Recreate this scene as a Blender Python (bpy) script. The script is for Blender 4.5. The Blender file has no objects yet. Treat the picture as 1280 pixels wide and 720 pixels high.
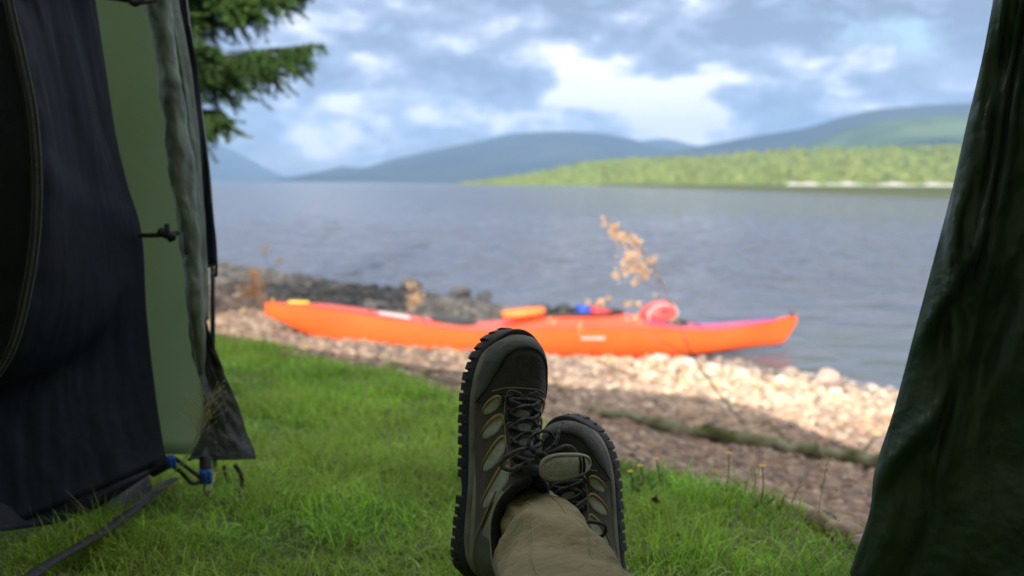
import bpy, bmesh, math, random
import numpy as np
from mathutils import Vector, Matrix
random.seed(7); RNG = np.random.default_rng(11)
PI = math.pi
S = bpy.context.scene
COL = S.collection
# ------------------------------------------------------------------ camera
FPX = 1244.4                                   # 35 mm lens on 36 mm sensor, in pixels of a 1280 wide frame
CAM = Vector((0, 0, .55)); PITCH = math.radians(6.05); ROLL = math.radians(-.3)
cam_d = bpy.data.cameras.new('camera'); cam = bpy.data.objects.new('camera', cam_d); COL.objects.link(cam)
cam.location = CAM
RM = Matrix.Rotation(PI/2-PITCH, 3, 'X') @ Matrix.Rotation(-ROLL, 3, 'Z')
cam.rotation_euler = RM.to_euler()
cam_d.lens = 35; cam_d.sensor_width = 36; cam_d.clip_start = .02; cam_d.clip_end = 30000
cam_d.dof.use_dof = True; cam_d.dof.focus_distance = 1.14; cam_d.dof.aperture_fstop = 4.3; cam_d.dof.aperture_blades = 0
S.camera = cam
def ray(px, py):
    return RM @ Vector(((px-640)/FPX, -(py-360)/FPX, -1))
def at(px, py, Y):                              # the point of world depth Y seen at a pixel of the photograph
    d = ray(px, py); return CAM + d*(Y/d.y)

# ------------------------------------------------------------------ helpers
def pchip(xs, ys):
    xs = np.array(xs, float); ys = np.array(ys, float)
    h = np.diff(xs); d = np.diff(ys)/h; m = np.zeros_like(xs)
    for i in range(1, len(xs)-1):
        if d[i-1]*d[i] > 0: m[i] = 2*d[i-1]*d[i]/(d[i-1]+d[i])
    m[0] = d[0]; m[-1] = d[-1]
    def f(x):
        x = np.clip(np.asarray(x, float), xs[0], xs[-1])
        i = np.clip(np.searchsorted(xs, x, 'right')-1, 0, len(xs)-2)
        t = (x-xs[i])/h[i]
        return ((2*t**3-3*t**2+1)*ys[i]+(t**3-2*t**2+t)*h[i]*m[i]+(-2*t**3+3*t**2)*ys[i+1]+(t**3-t**2)*h[i]*m[i+1])
    return f
def hash2(i, j, seed=0):
    v = np.sin(i*127.1+j*311.7+seed*74.7)*43758.5453
    return v-np.floor(v)
def vnoise(x, y, seed=0):
    x = np.asarray(x, float); y = np.asarray(y, float)
    i = np.floor(x); j = np.floor(y); u = x-i; v = y-j
    u = u*u*(3-2*u); v = v*v*(3-2*v)
    return ((hash2(i, j, seed)*(1-u)+hash2(i+1, j, seed)*u)*(1-v)+(hash2(i, j+1, seed)*(1-u)+hash2(i+1, j+1, seed)*u)*v)*2-1
def fbm(x, y, seed=0, o=4):
    r = 0; a = 1; s = 0
    for k in range(o):
        r = r+a*vnoise(x*2**k+k*17.3, y*2**k-k*9.1, seed+k); s += a; a *= .5
    return r/s
def tag(o, label=None, cat=None, group=None, kind=None):
    if label: o['label'] = label
    if cat: o['category'] = cat
    if group: o['group'] = group
    if kind: o['kind'] = kind
    return o
def empty(name, loc=(0, 0, 0), rot=None):
    o = bpy.data.objects.new(name, None); COL.objects.link(o); o.location = loc; o.empty_display_size = .1
    if rot is not None: o.rotation_euler = rot
    return o
def obj(name, V, F, mat, parent=None, smooth=True, col=None, cname='Col'):
    """V Nx3, F list of polygons, or an int array of equal-sized polygons"""
    me = bpy.data.meshes.new(name)
    if isinstance(F, np.ndarray):
        V = np.asarray(V, np.float32); k = F.shape[1]; n = len(F)
        me.vertices.add(len(V)); me.vertices.foreach_set('co', V.ravel())
        me.loops.add(n*k); me.loops.foreach_set('vertex_index', F.astype(np.int32).ravel())
        me.polygons.add(n); me.polygons.foreach_set('loop_start', np.arange(0, n*k, k, dtype=np.int32))
        me.polygons.foreach_set('loop_total', np.full(n, k, np.int32))
    else:
        me.from_pydata([tuple(v) for v in V], [], [tuple(f) for f in F])
    me.update(calc_edges=True); me.validate()
    if smooth: me.polygons.foreach_set('use_smooth', [True]*len(me.polygons))
    if col is not None:
        a = me.attributes.new(cname, 'FLOAT_COLOR', 'POINT')
        c = np.ones((len(me.vertices), 4), np.float32); c[:, :3] = col; a.data.foreach_set('color', c.ravel())
    if mat: me.materials.append(mat)
    o = bpy.data.objects.new(name, me); COL.objects.link(o)
    if parent: o.parent = parent
    return o
class MB:
    def __init__(s): s.V = []; s.F = []
    def add(s, V, F):
        b = len(s.V); s.V += [Vector(v) for v in V]; s.F += [tuple(b+i for i in f) for f in F]; return s
    def grid(s, P, closeu=False, closev=False):      # P[i][j]
        n = len(P); m = len(P[0]); V = [p for r in P for p in r]; F = []
        for i in range(n if closeu else n-1):
            for j in range(m if closev else m-1):
                F.append((i*m+j, i*m+(j+1) % m, ((i+1) % n)*m+(j+1) % m, ((i+1) % n)*m+j))
        return s.add(V, F)
    def tube(s, pts, r, n=8, cap=True, flat=1.0, up=None):
        pts = [Vector(p) for p in pts]; N = len(pts)
        rr = r if isinstance(r, (list, tuple, np.ndarray)) else [r]*N
        P = []; prev = None
        for i, p in enumerate(pts):
            t = (pts[min(i+1, N-1)]-pts[max(i-1, 0)])
            t = t.normalized() if t.length > 1e-9 else Vector((0, 0, 1))
            if prev is None:
                a = Vector(up) if up is not None else (Vector((0, 0, 1)) if abs(t.z) < .9 else Vector((1, 0, 0)))
                prev = (a-t*a.dot(t)).normalized()
            else:
                prev = (prev-t*prev.dot(t)).normalized()
            b = t.cross(prev)
            P.append([p+(prev*math.cos(q)*flat+b*math.sin(q))*rr[i] for q in [2*PI*k/n for k in range(n)]])
        b0 = len(s.V); s.grid(P, closev=True)
        if cap:
            s.F.append(tuple(b0+k for k in reversed(range(n)))); s.F.append(tuple(b0+(N-1)*n+k for k in range(n)))
        return s
    def box(s, c, d, M=None):
        c = Vector(c); V = []
        for x in (-1, 1):
            for y in (-1, 1):
                for z in (-1, 1):
                    v = Vector((x*d[0]/2, y*d[1]/2, z*d[2]/2)); v = M @ v if M else v; V.append(c+v)
        return s.add(V, [(0, 1, 3, 2), (4, 6, 7, 5), (0, 4, 5, 1), (2, 3, 7, 6), (0, 2, 6, 4), (1, 5, 7, 3)])
    def build(s, name, mat, parent=None, smooth=True, M=None):
        V = [M @ v for v in s.V] if M is not None else s.V
        if M is not None and M.determinant() < 0: s.F = [tuple(reversed(f)) for f in s.F]
        o = obj(name, V, s.F, mat, parent, smooth)
        return o
def smoothpath(pts, n=8):
    P = [Vector(p) for p in pts]; P = [P[0]*2-P[1]]+P+[P[-1]*2-P[-2]]; out = []
    for i in range(1, len(P)-2):
        for k in range(n):
            t = k/n; a, b, c, d = P[i-1], P[i], P[i+1], P[i+2]
            out.append(.5*((2*b)+(c-a)*t+(2*a-5*b+4*c-d)*t*t+(3*b-a-3*c+d)*t**3))
    out.append(P[-2]); return out
def bevel(o, w, seg=2):
    m = o.modifiers.new('bevel', 'BEVEL'); m.width = w; m.segments = seg; m.limit_method = 'ANGLE'; return o
def solid(o, t, off=-1):
    m = o.modifiers.new('solid', 'SOLIDIFY'); m.thickness = t; m.offset = off; return o

# ------------------------------------------------------------------ materials
def mat(name, c1, c2=None, scale=8, rough=.7, bump=0, bscale=60, spec=.5, trans=0, tcol=None, attr=False, metal=0,
        coat=0, detail=5, bump2=0, b2scale=8, sheen=0, vary=.25, stretch=None):
    m = bpy.data.materials.new(name); m.use_nodes = True; nt = m.node_tree; N = nt.nodes; Lk = nt.links
    b = N['Principled BSDF']; out = N['Material Output']
    b.inputs['Roughness'].default_value = rough; b.inputs['Metallic'].default_value = metal
    b.inputs['Specular IOR Level'].default_value = spec
    if coat: b.inputs['Coat Weight'].default_value = coat; b.inputs['Coat Roughness'].default_value = .12
    if sheen: b.inputs['Sheen Weight'].default_value = sheen
    tc = N.new('ShaderNodeTexCoord'); src = tc.outputs['Object']
    if stretch:
        mp = N.new('ShaderNodeMapping'); mp.inputs['Scale'].default_value = stretch; Lk.new(src, mp.inputs[0]); src = mp.outputs[0]
    nz = N.new('ShaderNodeTexNoise'); nz.inputs['Scale'].default_value = scale; nz.inputs['Detail'].default_value = detail
    Lk.new(src, nz.inputs['Vector'])
    mx = N.new('ShaderNodeMix'); mx.data_type = 'RGBA'
    mr = N.new('ShaderNodeMapRange'); mr.inputs[1].default_value = .35; mr.inputs[2].default_value = .65
    Lk.new(nz.outputs['Fac'], mr.inputs[0]); Lk.new(mr.outputs[0], mx.inputs['Factor'])
    c2 = c2 or tuple(x*(1-vary) for x in c1)
    if attr:
        at_ = N.new('ShaderNodeAttribute'); at_.attribute_name = 'Col'
        ml = N.new('ShaderNodeMix'); ml.data_type = 'RGBA'; ml.blend_type = 'MULTIPLY'; ml.inputs['Factor'].default_value = 1
        mx.inputs[6].default_value = (*c1, 1); mx.inputs[7].default_value = (*c2, 1)
        Lk.new(mx.outputs[2], ml.inputs[6]); Lk.new(at_.outputs['Color'], ml.inputs[7]); cout = ml.outputs[2]
    else:
        mx.inputs[6].default_value = (*c1, 1); mx.inputs[7].default_value = (*c2, 1); cout = mx.outputs[2]
    Lk.new(cout, b.inputs['Base Color'])
    last = None
    for bs, sc in ((bump, bscale), (bump2, b2scale)):
        if bs:
            n2 = N.new('ShaderNodeTexNoise'); n2.inputs['Scale'].default_value = sc; n2.inputs['Detail'].default_value = 4
            Lk.new(src, n2.inputs['Vector'])
            bp = N.new('ShaderNodeBump'); bp.inputs['Strength'].default_value = bs; bp.inputs['Distance'].default_value = .6/sc
            Lk.new(n2.outputs['Fac'], bp.inputs['Height'])
            if last: Lk.new(last, bp.inputs['Normal'])
            last = bp.outputs[0]
    if last: Lk.new(last, b.inputs['Normal'])
    if trans:
        t = N.new('ShaderNodeBsdfTranslucent'); ms = N.new('ShaderNodeMixShader'); ms.inputs[0].default_value = trans
        if tcol: t.inputs[0].default_value = (*tcol, 1)
        else: Lk.new(cout, t.inputs[0])
        Lk.new(b.outputs[0], ms.inputs[1]); Lk.new(t.outputs[0], ms.inputs[2]); Lk.new(ms.outputs[0], out.inputs[0])
    return m

M_grass = mat('grass_blade', (1, 1, 1), (.8, .8, .75), scale=2.5, rough=.45, spec=.35, trans=.42, attr=True)
M_stone = mat('stone', (1, 1, 1), (.72, .7, .68), scale=30, rough=.8, bump=.4, bscale=60, attr=True)
M_bark = mat('bark', (.10, .075, .055), (.05, .04, .03), scale=30, rough=.9, bump=.8, bscale=60)
M_needle = mat('needle', (.10, .20, .045), (.06, .13, .04), scale=3, rough=.55, spec=.3, trans=.3, attr=True)

# ------------------------------------------------------------------ terrain
_ge = pchip([-40, -12, -5, -2.2, -.49, .03, .26, .50, .70, 2.5, 12, 40], [60, 23, 10.8, 5.6, 3.45, 2.50, 2.05, 1.66, 1.36, .1, -9, -40])
_wl = pchip([-60, -5.4, -3, -1.2, 0, 1.55, 2.3, 2.87, 6, 12, 60], [92, 18.5, 15.5, 13.6, 12.1, 8.95, 7.95, 7.35, 4.6, -1, -50])
WATER = -1.0
def ground_t(x, y):
    e = _ge(x)+.10*fbm(x*2.3, y*2.3, 5, 3)
    return (y-e)/(_wl(x)-e)
def ground_z(x, y):
    x = np.asarray(x, float); y = np.asarray(y, float)
    t = ground_t(x, y); e = _ge(x)
    zg = lambda yy: -.05*np.clip(yy-.9, 0, 12)
    z0 = zg(np.minimum(y, e))
    tt = np.clip(t, 0, 1)
    z = z0+(WATER-z0)*(.92*(1-(1-tt)**2.75)+.08*tt)
    d = np.clip(t-1, 0, None)
    z = z-np.minimum(d*1.1, 4.0)
    amp = np.clip(1.5-np.hypot(x, y-6)/40, 0, 1)
    z = z+amp*(.012*fbm(x*1.7, y*1.7, 3, 3)+np.where(t > 0, .018*fbm(x*3.1, y*3.1, 8, 3), .006*fbm(x*6, y*6, 9, 2)))
    # hollow under the kayak's middle, and land far to the left of the beach rises gently
    return z
def gz(x, y): return float(ground_z(x, y))
def gp(px, py):                                    # where the ground is seen at a pixel
    d = ray(px, py); lo = .6
    for k in range(4000):
        Y = lo*(1.003**k); p = CAM+d*(Y/d.y)
        if p.z < gz(p.x, p.y): return Vector((p.x, p.y, gz(p.x, p.y)))
        if Y > 60: break
    return p
def axis(lo, hi, step, far, g=1.25):
    c = list(np.arange(lo, hi+1e-6, step)); s = step; v = hi; out = []
    while v < far: s *= g; v += s; out.append(v)
    s = step; v = lo; left = []
    while v > -far: s *= g; v -= s; left.append(v)
    return np.array(left[::-1]+c+out)
gx = axis(-6, 5, .07, 12000); gy = axis(-1, 19, .07, 12000)
X, Y = np.meshgrid(gx, gy, indexing='ij'); Z = ground_z(X, Y)
Z = np.where((Y < -1) & (Z < -1), -.9, Z)
n, m = X.shape; idx = np.arange(n*m).reshape(n, m)
F = np.stack([idx[:-1, :-1], idx[1:, :-1], idx[1:, 1:], idx[:-1, 1:]], -1).reshape(-1, 4)
T = ground_t(X, Y).ravel()
colr = np.zeros((n*m, 3)); colr[:, 0] = np.clip(T*14+.5, 0, 1); colr[:, 1] = np.clip(T, 0, 1)
def ground_mat():
    m = bpy.data.materials.new('ground'); m.use_nodes = True; nt = m.node_tree; N = nt.nodes; L = nt.links; b = N['Principled BSDF']
    a = N.new('ShaderNodeAttribute'); a.attribute_name = 'Col'; sp = N.new('ShaderNodeSeparateColor'); L.new(a.outputs['Color'], sp.inputs[0])
    tc = N.new('ShaderNodeTexCoord')
    vo = N.new('ShaderNodeTexVoronoi'); vo.inputs['Scale'].default_value = 22; L.new(tc.outputs['Object'], vo.inputs['Vector'])
    cr = N.new('ShaderNodeValToRGB'); e = cr.color_ramp.elements
    e[0].position = 0; e[0].color = (.13, .09, .07, 1); e[1].position = 1; e[1].color = (.36, .27, .21, 1)
    x = cr.color_ramp.elements.new(.5); x.color = (.22, .16, .12, 1)
    sv = N.new('ShaderNodeSeparateColor'); L.new(vo.outputs['Color'], sv.inputs[0]); L.new(sv.outputs[0], cr.inputs[0])
    nz = N.new('ShaderNodeTexNoise'); nz.inputs['Scale'].default_value = 12; nz.inputs['Detail'].default_value = 6; L.new(tc.outputs['Object'], nz.inputs['Vector'])
    g = N.new('ShaderNodeMix'); g.data_type = 'RGBA'; g.inputs[6].default_value = (.035, .055, .012, 1); g.inputs[7].default_value = (.06, .10, .018, 1)
    L.new(nz.outputs['Fac'], g.inputs['Factor'])
    mx = N.new('ShaderNodeMix'); mx.data_type = 'RGBA'; L.new(sp.outputs[0], mx.inputs['Factor']); L.new(g.outputs[2], mx.inputs[6]); L.new(cr.outputs[0], mx.inputs[7])
    L.new(mx.outputs[2], b.inputs['Base Color']); b.inputs['Roughness'].default_value = .85
    bp = N.new('ShaderNodeBump'); bp.inputs['Strength'].default_value = .7; bp.inputs['Distance'].default_value = .02; bp.invert = True
    L.new(vo.outputs['Distance'], bp.inputs['Height']); L.new(bp.outputs[0], b.inputs['Normal'])
    return m
g = obj('ground', np.stack([X, Y, Z], -1).reshape(-1, 3), F, ground_mat(), col=colr); tag(g, kind='structure')

# ------------------------------------------------------------------ water
def water_mat():
    m = bpy.data.materials.new('water'); m.use_nodes = True; nt = m.node_tree; N = nt.nodes; L = nt.links; b = N['Principled BSDF']
    b.inputs['Base Color'].default_value = (.095, .105, .145, 1); b.inputs['Roughness'].default_value = .10; b.inputs['IOR'].default_value = 1.333
    tc = N.new('ShaderNodeTexCoord')
    sx_ = N.new('ShaderNodeSeparateXYZ'); L.new(tc.outputs['Object'], sx_.inputs[0]); calm = N.new('ShaderNodeMapRange'); calm.interpolation_type = 'SMOOTHSTEP'
    calm.inputs[1].default_value = 8.5; calm.inputs[2].default_value = 17; calm.inputs[3].default_value = .30; calm.inputs[4].default_value = 1; L.new(sx_.outputs[1], calm.inputs[0])   # sheltered by the beach
    last = None
    for sc, dist, st, rot in ((1.1, .75, 1.0, .5), (3.6, .22, 1.0, .25), (11, .05, .9, .6)):
        mp = N.new('ShaderNodeMapping'); mp.inputs['Rotation'].default_value = (0, 0, rot); mp.inputs['Scale'].default_value = (.75, 1, 1)
        L.new(tc.outputs['Object'], mp.inputs[0])
        nz = N.new('ShaderNodeTexNoise'); nz.inputs['Scale'].default_value = sc; nz.inputs['Detail'].default_value = 3; nz.inputs['Distortion'].default_value = .4
        L.new(mp.outputs[0], nz.inputs['Vector'])
        bp = N.new('ShaderNodeBump'); bp.inputs['Strength'].default_value = st; bp.inputs['Distance'].default_value = dist
        L.new(calm.outputs[0], bp.inputs['Strength'])
        L.new(nz.outputs['Fac'], bp.inputs['Height'])
        if last: L.new(last, bp.inputs['Normal'])
        last = bp.outputs[0]
    L.new(last, b.inputs['Normal'])
    return m
wx = axis(-8, 8, .10, 12000, 1.035); wy = axis(7, 32, .10, 12000, 1.035); wy = wy[wy > -30]
X, Y = np.meshgrid(wx, wy, indexing='ij'); n, m = X.shape; idx = np.arange(n*m).reshape(n, m)
F = np.stack([idx[:-1, :-1], idx[1:, :-1], idx[1:, 1:], idx[:-1, 1:]], -1).reshape(-1, 4)
sh = np.clip((Y-8)/8, .12, 1)*np.clip((220-np.hypot(X, Y))/180, 0, 1)*(Y > 6)
WZ = .030*fbm(X*.9+Y*.5, Y*1.5-X*.3, 51, 3)+.020*fbm(X*2.1-Y*.6, Y*3.6+X*.5, 57, 3)+.008*np.sin(X*2.2+Y*6.5+2*fbm(X*.7, Y*.7, 59, 2))
w = obj('water', np.stack([X, Y, WATER+sh*WZ], -1).reshape(-1, 3), F, water_mat()); tag(w, kind='structure')

# ------------------------------------------------------------------ far hills
def hill_mat(name, c1, c2, c3, sc):
    m = bpy.data.materials.new(name); m.use_nodes = True; nt = m.node_tree; N = nt.nodes; L = nt.links; b = N['Principled BSDF']
    tc = N.new('ShaderNodeTexCoord'); nz = N.new('ShaderNodeTexNoise'); nz.inputs['Scale'].default_value = sc; nz.inputs['Detail'].default_value = 8; nz.inputs['Roughness'].default_value = .6
    L.new(tc.outputs['Object'], nz.inputs['Vector'])
    cr = N.new('ShaderNodeValToRGB'); e = cr.color_ramp.elements; e[0].position = .38; e[0].color = (*c1, 1); e[1].position = .64; e[1].color = (*c3, 1)
    x = e.new(.5); x.color = (*c2, 1); L.new(nz.outputs['Fac'], cr.inputs[0]); L.new(cr.outputs[0], b.inputs['Base Color'])
    b.inputs['Roughness'].default_value = .95; b.inputs['Specular IOR Level'].default_value = .1
    return m
def hill(name, R, sil, material, depth=.35, seed=0, rough=.05, nrow=46):
    pxs = [p[0] for p in sil]; f = pchip(pxs, [p[1] for p in sil])
    P = np.linspace(pxs[0], pxs[-1], 150); rows = []
    for r in np.concatenate([np.linspace(0, 1, nrow), np.linspace(1.06, 1.5, 8)]):
        line = []
        for px in P:
            d = ray(px, f(px)); H = (CAM+d*(R/d.y)).z-WATER; H = max(H, -3)
            edge = min(1, (px-pxs[0])/60, (pxs[-1]-px)/60) ; edge = max(edge, 0)
            yy = R*(1-depth*(1-r)); xx = d.x/d.y*R*(1-.25*depth*(1-r))
            prof = (r**1.25 if r <= 1 else max(0, 1-(r-1)*2.2))
            nn = fbm(np.array(xx/(R*.05)), np.array(yy/(R*.05)), seed, 5)
            z = WATER-.6+H*prof*(1+rough*6*nn*(math.sin(min(r, 1)*PI)))+H*rough*.25*nn*prof
            line.append((xx, yy, float(z)))
        rows.append(line)
    V = np.array(rows).reshape(-1, 3); n = len(rows); m_ = len(P); idx = np.arange(n*m_).reshape(n, m_)
    F = np.stack([idx[:-1, :-1], idx[:-1, 1:], idx[1:, 1:], idx[1:, :-1]], -1).reshape(-1, 4)
    return tag(obj(name, V, F, material), kind='structure')
MH1 = hill_mat('moor', (.020, .026, .022), (.034, .042, .030), (.05, .058, .038), .0018)
MH2 = hill_mat('pasture', (.025, .045, .018), (.06, .10, .025), (.11, .15, .045), .0035)
MH3 = hill_mat('woodland_floor', (.12, .18, .04), (.18, .25, .06), (.24, .30, .09), .02)
hill('hill', 7500, [(-200, 190), (60, 160), (200, 158), (262, 176), (300, 192), (335, 211), (362, 223), (385, 228)], MH1, .4, 1)
hill('hill', 5200, [(372, 227), (400, 217), (428, 208), (450, 209), (490, 199), (545, 187), (600, 176), (640, 168), (700, 164), (745, 166), (790, 174), (815, 181), (860, 190), (920, 203), (1000, 222)], MH1, .35, 2)
hill('hill', 6800, [(740, 190), (790, 178), (830, 174), (862, 180), (900, 190), (940, 205)], MH1, .3, 3)
hill('hill', 4200, [(800, 200), (850, 188), (900, 178), (950, 169), (1000, 161), (1050, 147), (1095, 137), (1150, 131), (1210, 128), (1300, 124), (1480, 140), (1700, 170)], MH1, .4, 4)
hill('hill', 3000, [(930, 215), (985, 192), (1030, 172), (1060, 160), (1110, 151), (1210, 143), (1300, 140), (1500, 150), (1700, 170)], MH2, .4, 6)
hill('hill', 1000, [(556, 233), (600, 227), (680, 214), (740, 201), (800, 197), (850, 197), (900, 195), (960, 191), (1000, 189), (1100, 186), (1200, 184), (1400, 180), (1700, 175)], MH3, .45, 7)
# pale stony strip along the far shore
mb = MB(); P = []
for k in range(60):
    px = 940+k*12; d = ray(px, 236+1.0*math.sin(k*.4)); R = 455+8*math.sin(k*.7); c = Vector((d.x/d.y*R, R, 0))
    wv = 1+.35*math.sin(k*1.3)+.3*math.sin(k*2.9)
    wv *= min(1, k/5+.1)
    P.append([(c.x, c.y-5*wv, WATER-.3), (c.x, c.y, WATER+1.0*wv), (c.x, c.y+14, WATER+1.7*wv), (c.x, c.y+40, WATER-.5)])
mb.grid(P); tag(mb.build('far_shore', mat('pale_shingle', (.72, .70, .66), (.5, .48, .44), scale=.3, rough=.9)), kind='structure')
# far wood: many crowns of leaf clumps on the low shore
def blob_tris(cx, cy, cz, rx, rz, k):
    th = RNG.uniform(0, 2*PI, k); u = RNG.uniform(-.7, 1, k); s = np.sqrt(1-u*u); rr = RNG.uniform(.65, 1.05, k)
    c = np.stack([cx+rx*rr*s*np.cos(th), cy+rx*rr*s*np.sin(th), cz+rz*rr*u], -1)
    a = RNG.normal(size=(k, 3)); a /= np.linalg.norm(a, axis=1)[:, None]; b = np.cross(a, RNG.normal(size=(k, 3))); b /= np.linalg.norm(b, axis=1)[:, None]
    sz = rx*RNG.uniform(.3, .6, k)[:, None]
    return np.stack([c+a*sz, c-a*sz*.5+b*sz*.87, c-a*sz*.5-b*sz*.87], 1)
fw = MH3; hv = np.array([v.co[:] for v in bpy.data.objects['hill.005'].data.vertices]) if 'hill.005' in bpy.data.objects else None
tris = []; cols = []
hz = hv.reshape(-1, 150, 3)
for k in range(5200):
    i = int(RNG.integers(2, 45)); j = int(RNG.integers(3, 146)); p = hz[i, j]
    if p[2] < WATER-.2: continue
    px = p[0]+RNG.uniform(-6, 6); py = p[1]+RNG.uniform(-6, 6)
    h = RNG.uniform(3.2, 6.8)*(1.0 if i > 6 else .7)*min(1, .25+j/70); rx = h*RNG.uniform(.32, .48)
    k2 = 30; tr = blob_tris(px, py, p[2]+h*.52, rx, h*.5, k2); tris.append(tr)
    base = np.array([.36, .42, .14]) if RNG.random() < .6 else (np.array([.25, .33, .12]) if RNG.random() < .7 else np.array([.30, .30, .08]))
    cols.append(np.repeat((base*RNG.uniform(.85, 1.15, (k2, 1))*RNG.uniform(.85, 1.12)), 3, 0))
V = np.concatenate(tris).reshape(-1, 3); F = np.arange(len(V)).reshape(-1, 3)
o = obj('forest', V, F, mat('far_leaves', (1, 1, 1), (.85, .85, .85), scale=.1, rough=.7, spec=.2, trans=.25, attr=True), smooth=False, col=np.concatenate(cols))
tag(o, 'bright green wood covering the low shore across the lake', 'forest', kind='stuff')

# ------------------------------------------------------------------ grass
def blades(P, H, W, colr, lean=.5, seg=3):
    n = len(P); th = RNG.uniform(0, 2*PI, n); ld = RNG.uniform(0, 2*PI, n); L_ = RNG.uniform(.15, 1, n)*lean
    t = np.linspace(0, 1, seg+1); V = np.zeros((n, seg+1, 2, 3))
    for k, tt in enumerate(t):
        off = (L_*tt**1.8)*H; zz = H*tt*np.sqrt(np.clip(1-(L_*tt*.75)**2, .12, 1))
        c = P+np.stack([np.cos(ld)*off, np.sin(ld)*off, zz], -1)
        w_ = W*(1-tt**1.6)*.5+W*.04
        s = np.stack([np.cos(th)*w_, np.sin(th)*w_, 0*w_], -1)
        V[:, k, 0] = c-s; V[:, k, 1] = c+s
    base = (np.arange(n)*(seg+1)*2)[:, None, None]
    q = np.array([[2*k, 2*k+1, 2*k+3, 2*k+2] for k in range(seg)])[None]
    F = (base+q).reshape(-1, 4)
    C = np.repeat(colr, (seg+1)*2, 0)
    return V.reshape(-1, 3), F, C
def scatter(n, x0, x1, y0, y1, cond):
    x = RNG.uniform(x0, x1, n); y = RNG.uniform(y0, y1, n); k = cond(x, y); return x[k], y[k]
def grass_colors(x, y, n):
    b = np.array([.30, .58, .065])*RNG.uniform(.35, 1.5, (n, 1))
    yel = np.clip(.5+1.3*fbm(x*3.1, y*3.1, 21, 3), 0, 1)[:, None]; b = b*(.72+.45*np.clip(.5+1.4*fbm(x*5.5+3, y*5.5, 61, 3), 0, 1))[:, None]
    b = b*(1-yel*.5)+np.array([.52, .68, .11])*yel*.5*RNG.uniform(.7, 1.2, (n, 1))
    dr = RNG.random(n) < .08; b[dr] = np.array([.42, .36, .17])*RNG.uniform(.6, 1.1, (dr.sum(), 1))
    return b
VV = []; FF = []; CC = []; nb = 0
def zone(dens, x0, x1, y0, y1, h0, h1, w, lean=.8, cond=None):
    global nb
    A = (x1-x0)*(y1-y0)
    cnd = cond or (lambda x, y: (ground_t(x, y) < .012+.02*fbm(x*5, y*5, 31, 2)) & (np.abs(x) < y*.56+.12))
    x, y = scatter(int(A*dens), x0, x1, y0, y1, cnd)
    cl = np.clip(.5+1.4*fbm(x*7.3, y*7.3, 44, 3), 0, 1)
    H = (h0+(h1-h0)*cl)*RNG.uniform(.55, 1.15, len(x))
    V, F, C = blades(np.stack([x, y, ground_z(x, y)-.004], -1), H, w*RNG.uniform(.7, 1.2, len(x)), grass_colors(x, y, len(x)), lean)
    VV.append(V); FF.append(F+nb); CC.append(C); nb += len(V)
zone(20000, -1.2, 1.0, .95, 1.7, .022, .060, .0028, lean=1.5)
zone(2200, -1.2, 1.0, .95, 2.4, .045, .085, .0030, lean=1.7)
zone(15000, -1.5, 1.0, 1.7, 2.6, .022, .060, .0032, lean=1.5)
zone(9000, -2.2, .6, 2.6, 4.2, .022, .060, .0042, lean=1.4)
zone(3500, -3.6, .0, 4.2, 7.5, .035, .06, .006)
zone(500, -9, -2, 6, 20, .05, .1, .012, cond=lambda x, y: ground_t(x, y) < .01)
zone(900, -4, 3, -1, .95, .03, .06, .004, cond=lambda x, y: ground_t(x, y) < .01)
# longer tufts, thin at the edge of the lawn
zone(1200, -1.6, 1.0, 1.1, 5, .05, .085, .003, lean=1.0, cond=lambda x, y: (ground_t(x, y) < .01) & (fbm(x*3, y*3, 77, 3) > .18) & (np.abs(x) < y*.56+.1))
zone(700, -3, 1.2, 1.2, 7, .035, .09, .003, lean=.9, cond=lambda x, y: (np.abs(ground_t(x, y)-.005) < .016) & (np.abs(x) < y*.56+.1))
o = obj('grass', np.concatenate(VV), np.concatenate(FF), M_grass, col=np.concatenate(CC)); tag(o, 'short green lawn grass in front of the tent', 'grass', kind='stuff')

# ------------------------------------------------------------------ pebbles
def ico(sub):
    bm = bmesh.new(); bmesh.ops.create_icosphere(bm, subdivisions=sub, radius=1)
    V = np.array([v.co[:] for v in bm.verts]); F = np.array([[v.index for v in f.verts] for f in bm.faces]); bm.free(); return V, F
def stones(P, R, colr, sub, flat=(.35, .75)):
    V0, F0 = ico(sub); n = len(P); k = len(V0)
    sc = np.stack([RNG.uniform(.7, 1.35, n), RNG.uniform(.6, 1.0, n), RNG.uniform(*flat, n)], -1)*R[:, None]
    V = np.repeat(V0[None], n, 0)
    # lumpy: shift by three random planes
    for q in range(4):
        d = RNG.normal(size=(n, 3)); d /= np.linalg.norm(d, axis=1)[:, None]
        pr = np.einsum('nkj,nj->nk', V, d); lim = RNG.uniform(.45, .85, n)[:, None]
        V = V-np.clip(pr-lim, 0, None)[..., None]*d[:, None]*.8
    V = V*sc[:, None]
    a = RNG.uniform(0, 2*PI, n); ca, sa = np.cos(a), np.sin(a); tl = RNG.normal(0, .25, n); ct, st = np.cos(tl), np.sin(tl)
    x, y, z = V[..., 0], V[..., 1], V[..., 2]; x, z = x*ct[:, None]-z*st[:, None], x*st[:, None]+z*ct[:, None]
    V = np.stack([x*ca[:, None]-y*sa[:, None], x*sa[:, None]+y*ca[:, None], z], -1)+P[:, None]
    F = (F0[None]+(np.arange(n)*k)[:, None, None]).reshape(-1, 3)
    return V.reshape(-1, 3), F, np.repeat(colr, k, 0)
PAL = np.array([[.40, .31, .26], [.30, .22, .19], [.52, .44, .37], [.26, .23, .23], [.60, .54, .47], [.36, .25, .20], [.46, .36, .24], [.20, .17, .17], [.44, .33, .31]])
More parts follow.
